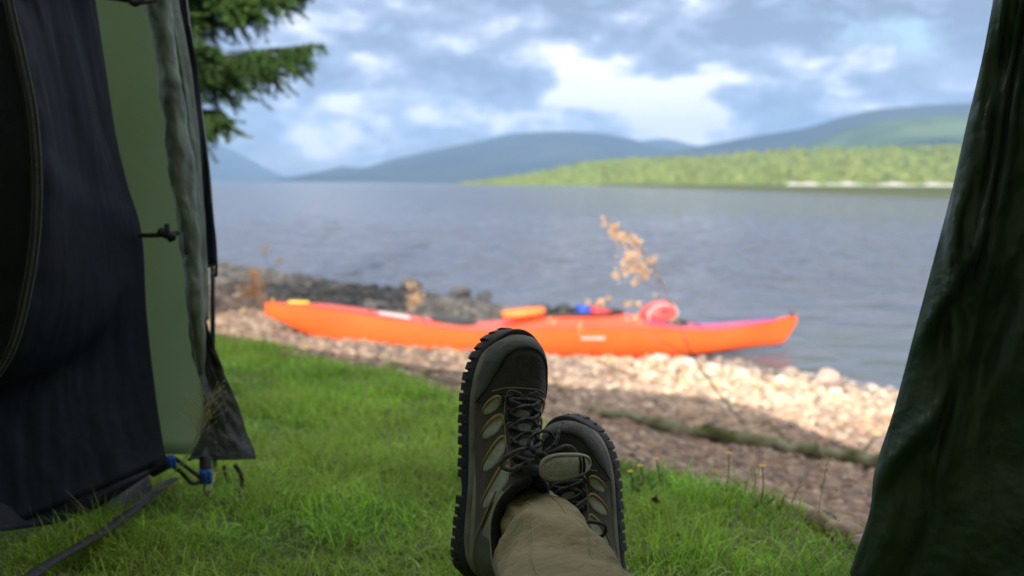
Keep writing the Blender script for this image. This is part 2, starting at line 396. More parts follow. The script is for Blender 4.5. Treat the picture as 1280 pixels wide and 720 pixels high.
def stone_col(x, y, n):
    c = PAL[RNG.integers(0, len(PAL), n)]*RNG.uniform(.75, 1.2, (n, 1))
    pale = np.clip((x+.2)*.7, 0, 1)*np.clip((y-5.2)*.6, 0, 1)  # lighter, warmer stones where the sun falls: sunlight put into their colour
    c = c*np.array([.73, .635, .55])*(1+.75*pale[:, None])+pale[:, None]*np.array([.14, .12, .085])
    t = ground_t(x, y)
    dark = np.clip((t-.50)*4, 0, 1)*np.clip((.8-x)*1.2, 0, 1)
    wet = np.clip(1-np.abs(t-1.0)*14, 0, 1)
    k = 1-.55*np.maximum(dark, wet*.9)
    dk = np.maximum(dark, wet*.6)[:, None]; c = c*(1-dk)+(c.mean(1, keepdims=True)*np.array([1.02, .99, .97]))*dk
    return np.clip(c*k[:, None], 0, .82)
VV = []; FF = []; CC = []; nb = 0
def szone(dens, x0, x1, y0, y1, r0, r1, sub, cond=None):
    global nb
    n = int((x1-x0)*(y1-y0)*dens); x = RNG.uniform(x0, x1, n); y = RNG.uniform(y0, y1, n); t = ground_t(x, y)
    ok = (t > .004+.012*fbm(x*5, y*5, 31, 2)) & (t < 1.12) & (np.abs(x) < y*.56+.25)
    x = x[ok]; y = y[ok]; n = len(x)
    R = r0+(r1-r0)*RNG.random(n)**2.2
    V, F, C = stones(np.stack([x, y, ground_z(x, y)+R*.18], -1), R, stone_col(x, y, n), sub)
    VV.append(V); FF.append(F+nb); CC.append(C); nb += len(V)
szone(2300, -.2, 2, 1.3, 3.2, .009, .032, 2)
szone(1500, -1.5, 2.6, 3.2, 5, .010, .034, 2)
szone(650, -3, 4, 5, 7.2, .014, .05, 2)
szone(430, -4, 4, 7.2, 10, .016, .062, 1)
szone(180, -8, 3, 10, 19, .025, .09, 1)
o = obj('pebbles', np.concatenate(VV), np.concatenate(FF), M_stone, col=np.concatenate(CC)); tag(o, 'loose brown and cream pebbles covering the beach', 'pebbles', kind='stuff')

def rock(label, px, py, r, c, sq=.6, dz=0, group=None, wide=1.2):
    p = gp(px, py); V0, F0 = ico(4); V0 = V0.copy()
    rs = np.random.default_rng(int(px*7+py))
    for q in range(9):
        d = rs.normal(size=3); d /= np.linalg.norm(d); pr = V0 @ d; V0 = V0-np.clip(pr-rs.uniform(.5, .85), 0, None)[:, None]*d*.85
    V0 = V0*(1+.06*fbm(V0[:, 0]*3+px, V0[:, 1]*3+V0[:, 2]*3, 3, 3))[:, None]
    a = rs.uniform(0, PI)*.3; V0 = V0*np.array([wide, .85, sq])*r
    V0 = np.stack([V0[:, 0]*math.cos(a)-V0[:, 1]*math.sin(a), V0[:, 0]*math.sin(a)+V0[:, 1]*math.cos(a), V0[:, 2]], -1)
    o = obj('beach_stone', V0, F0, M_stone, col=np.tile(np.array(c), (len(V0), 1)))
    if p.z < WATER-.03:
        d = ray(px, py); p = CAM+d*((WATER-CAM.z)/d.z)
    zz = max(p.z, WATER-.02)
    o.location = (p.x, p.y, zz+r*sq*.35+dz); tag(o, label, 'stone', group or 'larger stones along the water'); return o
for a in [('pale cream stone tucked under the right part of the kayak hull', 824, 452, .085, (.62, .58, .50)),
          ('second whitish stone, right of the pale one under the hull', 862, 456, .07, (.66, .62, .55)),
          ('upright white stone beside the shadow of the bow end', 893, 462, .075, (.70, .66, .58)),
          ('white stone in front of the orange reflection in the water', 930, 470, .065, (.6, .55, .48)),
          ('large flat pinkish stone at the edge of the water, right side', 1032, 476, .115, (.58, .42, .36)),
          ('small bright white stone just in front of the flat pinkish one', 1046, 492, .055, (.75, .72, .66)),
          ('rounded cream stone at the water edge nearest the right tent flap', 1094, 490, .06, (.58, .52, .44)),
          ('tan stone on the waterline between the bow and the pinkish stone', 985, 466, .07, (.45, .36, .27)),
          ('dark rock standing in the shallows, left of the other two dark rocks', 514, 358, .16, (.10, .095, .09)),
          ('dark rock in the water behind the middle of the kayak', 576, 370, .15, (.09, .085, .085)),
          ('smallest dark rock in the water, farthest right of the dark rocks', 606, 370, .10, (.08, .08, .085)),
          ('rusty brown stone on the shore above the left deck of the kayak', 522, 376, .13, (.22, .15, .11)),
          ('grey stone on the dark shore above the white deck mark', 470, 386, .13, (.28, .26, .25)),
          ('tan stone at the lawn edge in front of the left half of the hull', 500, 474, .05, (.5, .4, .33))]:
    rock(*a)
# ------------------------------------------------------------------ log, branches and plants on the beach
M_moss = mat('mossy_bark', (.070, .075, .014), (.26, .25, .16), scale=7, rough=.95, bump=.9, bscale=40)
M_leafdry = mat('dry_leaf', (.88, .60, .34), (.68, .42, .22), scale=20, rough=.7, trans=.35)
M_stem = mat('dry_stem', (.20, .13, .08), (.12, .08, .05), scale=30, rough=.8)
def wob(pts, amp, seed, n=10):
    P = smoothpath(pts, n); rs = np.random.default_rng(seed)
    return [p+Vector(rs.normal(0, amp, 3)) for p in P]
def grounded(pix, lift): return [gp(*q)+Vector((0, 0, lift)) for q in pix]
lg = empty('fallen_branch', gp(930, 560)); L0 = Vector(lg.location)
pp = grounded([(735, 521), (800, 535), (850, 546), (920, 558), (1000, 572), (1040, 578), (1105, 592), (1180, 610)], .042)
pp = [p-L0 for p in pp]; q = wob(pp, .006, 3); r = [.022+.015*min(1, i/18)+.004*math.sin(i*1.3)+.005*math.sin(i*.47) for i in range(len(q))]
MB().tube(q, r, 12).build('limb', M_moss, lg)
for (i, dv) in ((22, (.10, -.05, .07)), (40, (-.12, .10, .10)), (55, (.1, .12, .06))):
    MB().tube([q[i], q[i]+Vector(dv)*.6, q[i]+Vector(dv)*1.2+Vector((0.01, 0, -.01))], [.012, .008, .003], 8).build('twig', M_moss, lg)
tag(lg, 'long mossy fallen branch lying across the shaded pebbles', 'branch')
tw = empty('driftwood_stick', gp(530, 475)); L0 = Vector(tw.location)
q = wob([p-L0 for p in grounded([(490, 458), (520, 470), (548, 481), (590, 494)], .02)], .005, 5)
MB().tube(q, list(np.linspace(.013, .006, len(q))), 8).build('stick', M_bark, tw)
MB().tube([q[12], q[12]+Vector((.12, -.03, .03)), q[12]+Vector((.2, -.09, .02))], [.007, .005, .002], 6).build('twig', M_bark, tw)
tag(tw, 'thin dark stick on the pebbles left of the shoes', 'stick')

def leafcloud(mbx, c, r, n, size, rs):
    for k in range(n):
        p = Vector(c)+Vector(rs.normal(0, r, 3)); a = Vector(rs.normal(size=3)).normalized(); b = a.orthogonal().normalized(); s = size*rs.uniform(.5, 1.2)
        cup = a.cross(b)*s*.3
        mbx.add([p-a*s, p+b*s*.55+cup, p+a*s, p-b*s*.55+cup, p-cup*.3], [(0, 1, 4), (1, 2, 4), (2, 3, 4), (3, 0, 4)])
def dry_plant(label, stem_px, Y, clusters, branches, leaf=.016, base=None):
    b = base if base is not None else Vector((at(*stem_px[0], Y).x, Y, 0)); b.z = gz(b.x, b.y)
    root = empty('dried_plant', b); rs = np.random.default_rng(int(stem_px[0][0]))
    st = [Vector((0, 0, 0))]+[at(x, y, Y)-b for x, y in stem_px[1:]]
    P = smoothpath(st, 8); m_ = MB(); m_.tube(P, list(np.linspace(.006, .003, len(P))), 6)
    for br in branches:
        Q = smoothpath([at(x, y, Y+dy)-b for x, y, dy in br], 5); m_.tube(Q, list(np.linspace(.004, .002, len(Q))), 5)
    PW = P+[q_ for br in branches for q_ in smoothpath([at(x, y, Y+dy)-b for x, y, dy in br], 5)]
    for (x, y, r, n) in clusters:
        c_ = at(x, y, Y)-b; q_ = min(PW, key=lambda w_: (w_-c_-Vector((0, 0, -.02))).length); m_.tube(smoothpath([q_, q_.lerp(c_, .5)+Vector((0, 0, -.006)), c_], 4), .0014, 5)
        for k_ in range(3): m_.tube([c_, c_+Vector(rs.normal(0, r, 3))], .0009, 4)
    m_.build('stem', M_stem, root)
    for (x, y, r, n) in clusters:
        lf = MB(); leafcloud(lf, at(x, y, Y)-b, r, int(n*2.4), leaf*.8, rs); lf.build('leaf_cluster', M_leafdry, root, smooth=False)
    return tag(root, label, 'plant', 'dried plants on the beach')
bb = gp(935, 535)
dry_plant('tall dried stem with rusty brown seed clusters leaning left over the kayak', [(935, 535), (905, 500), (868, 448), (848, 404), (828, 355), (800, 310), (775, 285), (752, 276)], bb.y,
          [(755, 278, .012, 7), (767, 285, .018, 18), (778, 298, .022, 26), (768, 293, .012, 8), (795, 305, .02, 20), (788, 322, .028, 30), (800, 332, .028, 34), (815, 326, .014, 12), (782, 338, .02, 16), (770, 345, .012, 8), (805, 345, .022, 20), (793, 352, .012, 8), (820, 368, .008, 3),
           (735, 379, .010, 8), (750, 379, .012, 12), (760, 373, .010, 9), (785, 380, .010, 7), (798, 380, .010, 6), (842, 402, .012, 5), (795, 400, .02, 8), (690, 400, .014, 5), (725, 408, .015, 4)],
          [[(848, 404, 0), (820, 388, .05), (785, 380, .1), (735, 380, .1)], [(828, 355, 0), (810, 340, -.03), (785, 330, -.05)], [(868, 448, 0), (800, 415, 0), (725, 408, .05), (690, 400, .05)], [(838, 380, 0), (822, 368, 0)]], base=bb)
b2 = gp(322, 388)
dry_plant('small dried plant with pale orange seeds at the left of the beach', [(322, 388), (318, 372), (316, 350), (320, 335)], b2.y,
          [(318, 342, .035, 22), (322, 356, .04, 26), (312, 362, .04, 20), (306, 368, .04, 14), (324, 370, .035, 16), (330, 313, .03, 4), (350, 326, .03, 5)],
          [[(318, 372, 0), (306, 366, 0)], [(318, 372, 0), (335, 345, 0), (330, 313, 0)], [(318, 360, 0), (350, 326, 0)]], leaf=.034, base=b2)
b3 = gp(510, 392)
dry_plant('low withered plant on the dark shore behind the left half of the kayak', [(518, 392), (518, 380), (515, 362)], b3.y,
          [(515, 360, .04, 10), (522, 372, .05, 16), (510, 380, .05, 12)], [[(518, 380, 0), (526, 368, 0)]], leaf=.03, base=b3)

# yellow flowers, weeds and bents at the lawn edge
M_yel = mat('yellow_petal', (.85, .62, .02), (.75, .5, .02), rough=.5, trans=.3)
M_green = mat('green_stem', (.12, .22, .04), (.09, .16, .03), scale=30, rough=.6, trans=.2)
M_straw = mat('straw', (.50, .43, .24), (.36, .30, .16), scale=30, rough=.7, trans=.2)
def flower(label, px, py, base_px):
    b = gp(*base_px); f = at(px, py, b.y); root = empty('yellow_flower', b); p = f-b
    MB().tube(smoothpath([(0, 0, 0), p*.5+Vector((.006, .01, 0)), p], 5), .0012, 5).build('stem', M_green, root)
    m_ = MB()
    for k in range(5):
        a = k*2*PI/5; d = Vector((math.cos(a), math.sin(a), .35)); e = Vector((-math.sin(a), math.cos(a), 0)); s = .007
        m_.add([p, p+d*s*.6+e*s*.45, p+d*s*1.1, p+d*s*.6-e*s*.45], [(0, 1, 2), (0, 2, 3)])
    m_.build('petals', M_yel, root, smooth=False)
    m2 = MB()
    for k in range(3):
        a = k*2.1+px; d = Vector((math.cos(a)*.03, math.sin(a)*.03, .03)); m2.add([(0, 0, 0), d*.6+Vector((.006, .004, 0)), d, d*.6-Vector((.006, .004, 0))], [(0, 1, 2, 3)])
    m2.build('leaf', M_green, root, smooth=False)
    tag(root, label, 'flower', 'yellow flowers at the lawn edge')
for a in [('yellow flower right beside the toe of the smaller shoe', 748, 514, (752, 556)), ('yellow flower at the grass edge right of the smaller shoe', 788, 590, (790, 620)),
          ('yellow flower in the middle of the pebbles above the lawn edge', 820, 574, (822, 612)), ('yellow flower in front of the mossy branch, left of the other one there', 911, 567, (905, 622)),
          ('yellow flower in front of the mossy branch, nearer the right flap', 953, 583, (950, 640)), ('low yellow flower hidden in the grass by the smaller shoe', 800, 583, (802, 622))]:
    flower(*a)
def bent(label, base_px, top_px, n=12, name='grass_stalk', Y=None, spread=.02):
    b = gp(*base_px) if Y is None else Vector((at(*base_px, Y).x, Y, at(*base_px, Y).z))
    t = at(*top_px, b.y)-b; root = empty(name, b); rs = np.random.default_rng(base_px[0])
    P = smoothpath([(0, 0, 0), t*.5+Vector((rs.uniform(-.01, .01), .01, 0)), t], 6); MB().tube(P, list(np.linspace(.0011, .0005, len(P))), 5).build('stem', M_straw, root)
    m_ = MB()
    for k in range(n):
        f = .62+.38*k/n; p = P[int(f*(len(P)-1))]; d = Vector((rs.choice([-1, 1])*rs.uniform(.3, 1), rs.uniform(-.6, .6), rs.uniform(.5, 1.1)))*spread*(1.25-f+.2)
        m_.tube([p, p+d], .0003, 3); e = p+d; s = .0022
        m_.add([e-Vector((s*.5, 0, 0)), e+Vector((0, 0, -s)), e+Vector((s*.5, 0, 0)), e+Vector((0, 0, s*1.6))], [(0, 1, 2, 3)])
    m_.build('seed_head', M_straw, root, smooth=False); tag(root, label, 'grass stalk', 'flowering grass stalks')
bent('green flowering stalk rising from the pebbles below the branch', (938, 655), (944, 583), 16)
bent('dry stalk standing right of the green flowering stalk', (970, 660), (1000, 600), 8)
bent('tallest thin stalk, in front of the mossy branch by the right flap', (1020, 668), (1036, 568), 14)
bent('thin dark stalk sticking up from the lawn at the bottom right', (974, 712), (972, 682), 5)
bent('leaning stalk at the lawn edge near the right flap', (1010, 680), (985, 640), 8)
bent('tall seed head in front of the left tent flap', (225, 590), (268, 488), 34, Y=1.62, spread=.05)
bent('shorter seed head in front of the left tent flap', (218, 590), (250, 515), 26, Y=1.64, spread=.045)
p = gp(255, 628); st = empty('straw', p)
MB().tube([gp(195, 645)-p+Vector((0, 0, .045)), Vector((0, 0, .05)), gp(345, 607)-p+Vector((0, 0, .05))], [.0016, .0014, .0009], 5).build('stem', M_straw, st)
MB().tube([gp(270, 625)-p+Vector((0, 0, .05)), gp(262, 640)-p+Vector((0, 0, .03))], [.001, .0006], 5).build('side_stem', M_straw, st)
tag(st, 'pale straw lying on the grass beneath the left flap', 'straw')
p = gp(817, 650); lf = MB(); leafcloud(lf, (0, 0, .035), .004, 3, .012, np.random.default_rng(2)); o = lf.build('fallen_leaf', mat('brown_leaf', (.12, .04, .03), rough=.8), smooth=False); o.location = p
tag(o, 'small dark red brown fallen leaf on the lawn right of the shoes', 'leaf')

# ------------------------------------------------------------------ kayak
M_hull = mat('orange_plastic', (.92, .135, .026), (.87, .11, .022), scale=3, rough=.38, spec=.5, bump=.05, bscale=40)
M_deck = mat('red_orange_plastic', (.90, .10, .045), (.84, .08, .035), scale=4, rough=.32, bump=.05, bscale=40)
M_black = mat('black_rubber', (.02, .02, .022), (.03, .03, .032), scale=30, rough=.55)
M_white = mat('white_sticker', (.75, .76, .78), (.68, .69, .72), scale=10, rough=.4)
M_pink = mat('pink_lettering', (.85, .62, .60), rough=.4)
M_blue = mat('blue_strap', (.02, .09, .55), (.02, .06, .38), scale=20, rough=.5)
M_red = mat('red_fabric', (.75, .045, .05), (.55, .03, .04), scale=12, rough=.5, bump=.3, bscale=25)
M_yelp = mat('yellow_plastic', (.8, .6, .05), rough=.4)
KL = at(450, 446, 8.35); KR = at(862, 446, 9.0)
dx = (KR-KL); ang = math.atan2(dx.y, dx.x); slope = math.atan2(dx.z, math.hypot(dx.x, dx.y))
KM = at(667, 448, 8.35+(.65)*.52)
kay = empty('kayak', (KM.x, KM.y, KM.z), (0, -slope, ang))
xl, xr = -2.31, 2.52
keel = pchip([xl, -2.05, -1.75, -1.45, -1.0, 0, .9, 1.35, 1.75, 2.15, 2.38, xr], [.37, .25, .11, .04, .008, 0, 0, .02, .065, .115, .14, .33])
sheer = pchip([xl, -1.9, -1.3, -.7, -.35, 0, .6, 1.2, 1.6, 2.0, 2.3, xr], [.47, .44, .36, .285, .27, .30, .315, .285, .275, .315, .36, .405])
crown = pchip([xl, -1.6, -.7, -.2, .35, .8, 1.3, 2.0, xr], [.0, .03, .03, .06, .12, .10, .05, .02, 0])
def bw(x):
    u = (x-(xl+xr)/2)/((xr-xl)/2); return .30*max(0, 1-abs(u)**2.1)**.95+.006
xs = np.concatenate([np.linspace(xl, xl+.12, 5), np.linspace(xl+.18, xr-.18, 60), np.linspace(xr-.12, xr, 5)])
hull = MB(); deck = MB(); HP = []; DP = []
for x in xs:
    k, s, b, c = float(keel(x)), float(sheer(x)), bw(x), float(crown(x)); row = []
    for v in np.linspace(-1, 1, 21):
        a = abs(v); f = math.sin(min(a, 1)*PI/2)**.85; zz = k+(s-k)*(a**2.3 if a < 1 else 1)
        row.append((x, (1 if v > 0 else -1)*b*f*(1+.05*math.sin(a*PI)), zz))
    HP.append(row)
    DP.append([(x, b*math.sin(v*PI/2)*(1.015), s+.004+c*(math.cos(v*PI/2)**1.3)) for v in np.linspace(-1, 1, 17)])
h_ = hull; h_.grid(HP); ho = h_.build('hull', M_hull, kay)
CX0, CX1 = -.05, .80                      # the cockpit opening
cx, cr_ = (CX0+CX1)/2, (CX1-CX0)/2
dk = MB(); dk.grid(DP); 
# drop deck faces inside the cockpit
F2 = []
for f in dk.F:
    c = sum((dk.V[i] for i in f), Vector())/len(f)
    if ((c.x-cx)/cr_)**2+(c.y/.19)**2 > .92: F2.append(f)
dk.F = F2; dk.build('deck', M_deck, kay)
rim = []; inn = []
for k in range(48):
    a = 2*PI*k/48; x = cx+cr_*math.cos(a); y = .195*math.sin(a); b = bw(x); v = math.asin(max(-1, min(1, y/b/1.015)))/(PI/2)
    rim.append(Vector((x, y, float(sheer(x))+.02+float(crown(x))*math.cos(v*PI/2)**1.3)))
rm = MB(); rm.tube(rim+[rim[0]], .016, 8, cap=False); rm.build('cockpit_rim', M_black, kay)
wl_ = MB(); wl_.grid([[r+Vector((0, 0, -.01)) for r in rim], [Vector((cx+(r.x-cx)*.95, r.y*.95, .10)) for r in rim], [Vector((cx+(r.x-cx)*.6, r.y*.6, .06)) for r in rim], [Vector((cx, 0, .055)) for r in rim]], closev=True)
wl_.build('cockpit_well', M_black, kay)
# seat back rising out of the cockpit, hatch, fittings
sb = MB()
P = []
for i in range(13):
    v = -1+i/6; P.append([(-.02+.10*v*v*.3, .17*v, .24), (-.05+.03*v*v, .175*v, .33), (-.09+.03*v*v, .165*v, .40-.03*v*v), (-.12+.03*v*v, .16*v, .40-.03*v*v), (-.09+.03*v*v, .17*v, .30), (-.05, .165*v, .23)])
sb.grid(P); sb.build('seat_back', M_black, kay)
def hatch(x, rx, ry):
    m_ = MB(); b = float(sheer(x))+float(crown(x)); R = []
    for (f, z) in ((1.12, 0), (1.1, .022), (.95, .034), (.5, .04), (.01, .042)):
        R.append([(x+rx*f*math.cos(a), ry*f*math.sin(a), b-.008+z+(float(sheer(x+rx*f*math.cos(a)))-float(sheer(x)))) for a in [2*PI*k/32 for k in range(32)]])
    m_.grid(R, closev=True); m_.build('hatch_cover', M_black, kay)
hatch(-.72, .19, .15); hatch(1.25, .16, .13)
def onside(x, z, off=.003):                # near-side hull surface point
    k, s, b = float(keel(x)), float(sheer(x)), bw(x); a = ((z-k)/(s-k))**(1/2.3); f = math.sin(a*PI/2)**.85
    return Vector((x, -b*f*(1+.05*math.sin(a*PI))-off, z))
def ondeck(x, y, off=.004):
    b = bw(x); v = math.asin(max(-1, min(1, y/b/1.015)))/(PI/2); return Vector((x, y, float(sheer(x))+.004+off+float(crown(x))*math.cos(v*PI/2)**1.3))
m_ = MB(); m_.grid([[ondeck(x, y, .004) for y in np.linspace(-.155, -.02, 6)] for x in np.linspace(-1.38, -1.12, 9)]); m_.build('deck_sticker', M_white, kay)
m_ = MB()
for k in range(9):                           # blurred pale lettering along the side
    x0 = .34+k*.024; m_.grid([[onside(x0+dx_, z) for z in (.215, .230, .245)] for dx_ in (0, .008, .016)])
m_.build('side_lettering', M_pink, kay)
m_ = MB()
for s in (-1, 1): m_.tube([ondeck(x, s*.7*bw(x), .008) for x in np.linspace(.95, 2.3, 26)], .005, 6)
m_.build('deck_line', M_blue, kay)
for x in (-1.0, -1.45, 1.5, 1.02):
    MB().tube([ondeck(x, y, .007) for y in np.linspace(-.8*bw(x), .8*bw(x), 9)], .004, 6).build('deck_bungee', M_black, kay)
m_ = MB(); m_.tube([ondeck(x, -.75*bw(x), .006) for x in np.linspace(-2.0, -.9, 20)], .003, 5)
m_.build('deck_bungee', M_black, kay)
for x in (xl+.06, xr-.05):
    m_ = MB(); m_.tube([(x, -.02, float(sheer(x))), (x, -.03, float(sheer(x))+.035), (x, .03, float(sheer(x))+.035), (x, .02, float(sheer(x)))], .007, 6); m_.build('carry_handle', M_black if x > 0 else M_yelp, kay)
m_ = MB(); m_.box((xl+.27, -.01, float(sheer(xl+.27))+.025), (.17, .04, .022)); bevel(m_.build('bow_fitting', M_yelp, kay), .006)
tag(kay, 'long bright orange sea kayak beached on the pebbles with its right end over the water', 'kayak')
KMAT = Matrix.Translation(kay.location) @ Matrix.Rotation(ang, 4, 'Z') @ Matrix.Rotation(-slope, 4, 'Y')
def bag(name, label, cat, x, y, z, rx, ry, rz, m, rot=0, ringed=False):
    V0, F0 = ico(4); V = np.sign(V0)*np.abs(V0)**.72; V = V*np.array([rx, ry, rz]); V = V*(1+.05*fbm(V0[:, 0]*4, V0[:, 2]*4+V0[:, 1]*2, int(rx*1000), 3))[:, None]
    root = empty(name, KMAT @ Vector((x, y, z)), (0, -slope+rot, ang)); obj('bag_body', V, F0, m, root)
    m2 = MB(); m2.tube([Vector((rx*math.cos(a)*1.0, -ry*.2, rz*math.sin(a)*1.02)) for a in np.linspace(0, 2*PI, 33)], .006, 6, cap=False); m2.build('strap', M_blue if ringed == 2 else M_black, root)
    m3 = MB(); m3.tube(smoothpath([(rx*.9, 0, rz*.4), (rx*1.25, 0, rz*.7), (rx*.7, 0, rz*1.15), (rx*.3, 0, rz*1.0)], 5), .006, 6); m3.build('handle', M_black, root)
    tag(root, label, cat, 'bags on the kayak')
M_obag = mat('orange_fabric', (.90, .24, .05), (.8, .18, .04), rough=.5, bump=.3, bscale=20)
bag('dry_bag', 'flat orange bag lying on the deck at the cockpit, leftmost of the gear', 'bag', -.12, -.05, .415, .20, .11, .045, M_obag, -.12)
bag('dry_bag', 'small bright blue bag standing in the kayak cockpit', 'bag', .44, .02, .43, .07, .08, .055, M_blue)
bag('dry_bag', 'red bag sloping down the cockpit right of the blue bag', 'bag', .62, -.02, .40, .14, .10, .055, M_red, .25)
bag('dry_bag', 'black rolled bag between the orange bag and the blue bag', 'bag', .24, 0, .41, .06, .09, .07, M_black)
# round pinkish red deck bag
root = empty('round_bag', KMAT @ Vector((1.14, -.02, .42)), (0, -.15, ang)); V0, F0 = ico(4)
V = np.sign(V0)*np.abs(V0)**.85*np.array([.165, .12, .105]); V *= (1+.04*fbm(V0[:, 0]*4, V0[:, 2]*4, 5, 3))[:, None]
obj('bag_body', V, F0, mat('coral_fabric', (.82, .11, .11), (.70, .07, .08), scale=10, rough=.45, bump=.3, bscale=25), root)
MB().tube([(.14*math.cos(a), -.115+.03*math.sin(a)**2, .085*math.sin(a)) for a in np.linspace(0, 2*PI, 33)], .007, 6, cap=False).build('rim_cord', M_pink, root)
MB().tube(smoothpath([(-.05, -.11, .02), (0, -.14, .045), (.05, -.115, .01)], 5), .007, 6).build('handle', M_black, root)
tag(root, 'round coral red bag on the deck, rightmost of the gear on the kayak', 'bag', 'bags on the kayak')

# ------------------------------------------------------------------ spruce on the left
def spruce():
    bx, by = -3.15, 7.6; b = Vector((bx, by, gz(bx, by)-.05)); root = empty('spruce_tree', b)
    H = 9.0; m_ = MB(); P = [(.03*math.sin(k), .03*math.cos(k*1.3), H*k/12) for k in range(13)]
    m_.tube(P, list(np.linspace(.19, .015, 13)), 12); m_.build('trunk', M_bark, root)
    lm = MB(); rs = np.random.default_rng(5); NV = []; NC = []
    def needles(p, q, n, ln):
        p = np.array(p); q = np.array(q); t = rs.random(n)[:, None]; c = p+(q-p)*t; ax = (q-p)/np.linalg.norm(q-p)
        d = rs.normal(size=(n, 3)); d -= (d @ ax)[:, None]*ax; d /= np.linalg.norm(d, axis=1)[:, None]; d[:, 2] *= .75; d = d+ax*.7; d /= np.linalg.norm(d, axis=1)[:, None]
        e = np.cross(d, rs.normal(size=(n, 3))); e /= np.linalg.norm(e, axis=1)[:, None]; L_ = ln*rs.uniform(.7, 1.2, (n, 1))
        NV.append(np.stack([c-e*.0045, c+e*.0045, c+d*L_], 1)); NC.append(np.repeat(rs.uniform(.6, 1.3, (n, 1))*np.array([[1, 1, 1]]), 3, 0))
    rowsz = []
    z = 1.15
    while z < H-.3: rowsz.append(z); z += rs.uniform(.10, .2)
    # boughs seen right of the tent
    spec = [(1.50, 1.10, -.30, .0), (1.56, .9, .1, .0), (1.90, 1.75, -.22, .10), (1.97, 1.45, .15, .08), (1.90, 1.35, -.65, .06), (2.33, 1.75, -.30, .12), (2.40, 1.5, .1, .1), (2.46, 1.3, -.7, .1), (2.75, 1.85, -.4, .1), (2.75, 1.7, .1, .1), (2.9, 2.0, -.2, .1)]
    allb = [(zz, l, az, rise) for zz, l, az, rise in spec]
    for zz in rowsz:
        for k in range(3 if zz > 2.9 else 1):
            az = rs.uniform(0, 2*PI)
            if zz < 3.0 and (math.cos(az) > -.1): continue
            l = max(.3, 2.2*(1-zz/H)**.8)*rs.uniform(.75, 1.05); allb.append((zz, l, az, 0))
    for (zz, l, az, rise) in allb:
        d = Vector((math.cos(az), math.sin(az), 0)); n = 9; pts = []
        for k in range(n+1):
            f = k/n; pts.append(Vector((0, 0, zz))+d*l*f+Vector((0, 0, -.26*l*f*.7+(.16*l*f*f))) + Vector((0, 0, rise*f)))
        lm.tube(pts, list(np.linspace(.018, .003, n+1)), 5)
        near = zz < 3.1
        sd = d.cross(Vector((0, 0, 1)))
        for k in range(int(44*l) if near else int(11*l)):
            f = rs.uniform(.12, 1.0); i = min(int(f*n), n-1); p = pts[i].lerp(pts[i+1], f*n-i)
            s = rs.choice([-1, 1]); tl = (.44*(1-f)**.6+.10)*rs.uniform(.6, 1.1)*min(1, l)
            q = p+(sd*s*rs.uniform(.5, 1)+d*rs.uniform(.3, .9)).normalized()*tl+Vector((0, 0, -tl*rs.uniform(.0, .6)))
            lm.tube([p, p.lerp(q, .5)+Vector((0, 0, .015)), q], [.004, .003, .0015], 4)
            needles(p, q, int(tl*(760 if near else 200)), .026 if near else .045)
            if near:
                for r_ in range(6):
                    a = p.lerp(q, rs.uniform(.25, .95)); bq = a+Vector(rs.normal(0, 1, 3)).normalized()*tl*.35+d*tl*.2+Vector((0, 0, -tl*.25)); needles(a, bq, int(tl*300), .026)
        needles(pts[3], pts[-1], int(l*300 if near else l*90), .024)
    lm.build('limbs', M_bark, root)
    V = np.concatenate(NV).reshape(-1, 3); F = np.arange(len(V)).reshape(-1, 3)
    obj('crown', V, F, M_needle, root, smooth=False, col=np.concatenate(NC))
    print('needles', len(F)); tag(root, 'dark green spruce with drooping boughs behind the left side of the tent', 'tree')
spruce()
# ------------------------------------------------------------------ tent
M_navy = mat('navy_nylon', (.007, .0105, .022), (.005, .008, .016), scale=6, rough=.6, spec=.22, bump=.12, bscale=6, bump2=.03, b2scale=30)
M_dnavy = mat('dark_navy_nylon', (.008, .010, .018), (.006, .008, .014), scale=6, rough=.6, spec=.3, bump=.2, bscale=12)
M_olive = mat('olive_nylon', (.026, .026, .015), (.015, .018, .011), scale=7, rough=.5, spec=.45, bump=.4, bscale=14, bump2=.3, b2scale=45, trans=.12)
M_dgreen = mat('dark_green_nylon', (.062, .105, .068), (.045, .078, .052), scale=6, rough=.38, spec=.55, bump=.3, bscale=10, bump2=.1, b2scale=40, trans=.25)
M_sage = mat('sage_nylon', (.36, .46, .29), (.34, .43, .27), scale=2, rough=.7, spec=.2, trans=.5, bump=.1, bscale=5)
M_roll = mat('grey_green_nylon', (.16, .20, .155), (.07, .09, .07), scale=26, rough=.5, bump=.6, bscale=60, stretch=(1, 1, .5))
M_web = mat('black_webbing', (.012, .013, .016), (.02, .02, .025), scale=80, rough=.8, bump=.5, bscale=300)
M_blk = mat('black_cord', (.010, .010, .012), (.018, .018, .02), scale=120, rough=.8)
M_bplast = mat('blue_plastic', (.012, .07, .36), (.01, .05, .28), scale=30, rough=.35)
M_metal = mat('dark_pole', (.02, .02, .022), rough=.4, metal=.5)
M_pipe = mat('pale_piping', (.30, .32, .33), rough=.6)
M_zip = mat('zip_tape', (.17, .19, .20), (.11, .125, .13), scale=120, rough=.6)
tent = empty('tent', (0, .2, 0)); TI = Vector((0, -.2, 0))
def W3(px, py, Y): return at(px, py, Y)+TI
def resample(pts, n):
    P = smoothpath(pts, 10); d = [0]
    for a, b in zip(P, P[1:]): d.append(d[-1]+(b-a).length)
    out = []
    for k in range(n):
        s = d[-1]*k/(n-1); i = max(0, min(len(P)-2, int(np.searchsorted(d, s))-1)); f = (s-d[i])/max(1e-9, d[i+1]-d[i]); out.append(P[i].lerp(P[i+1], f))
    return out
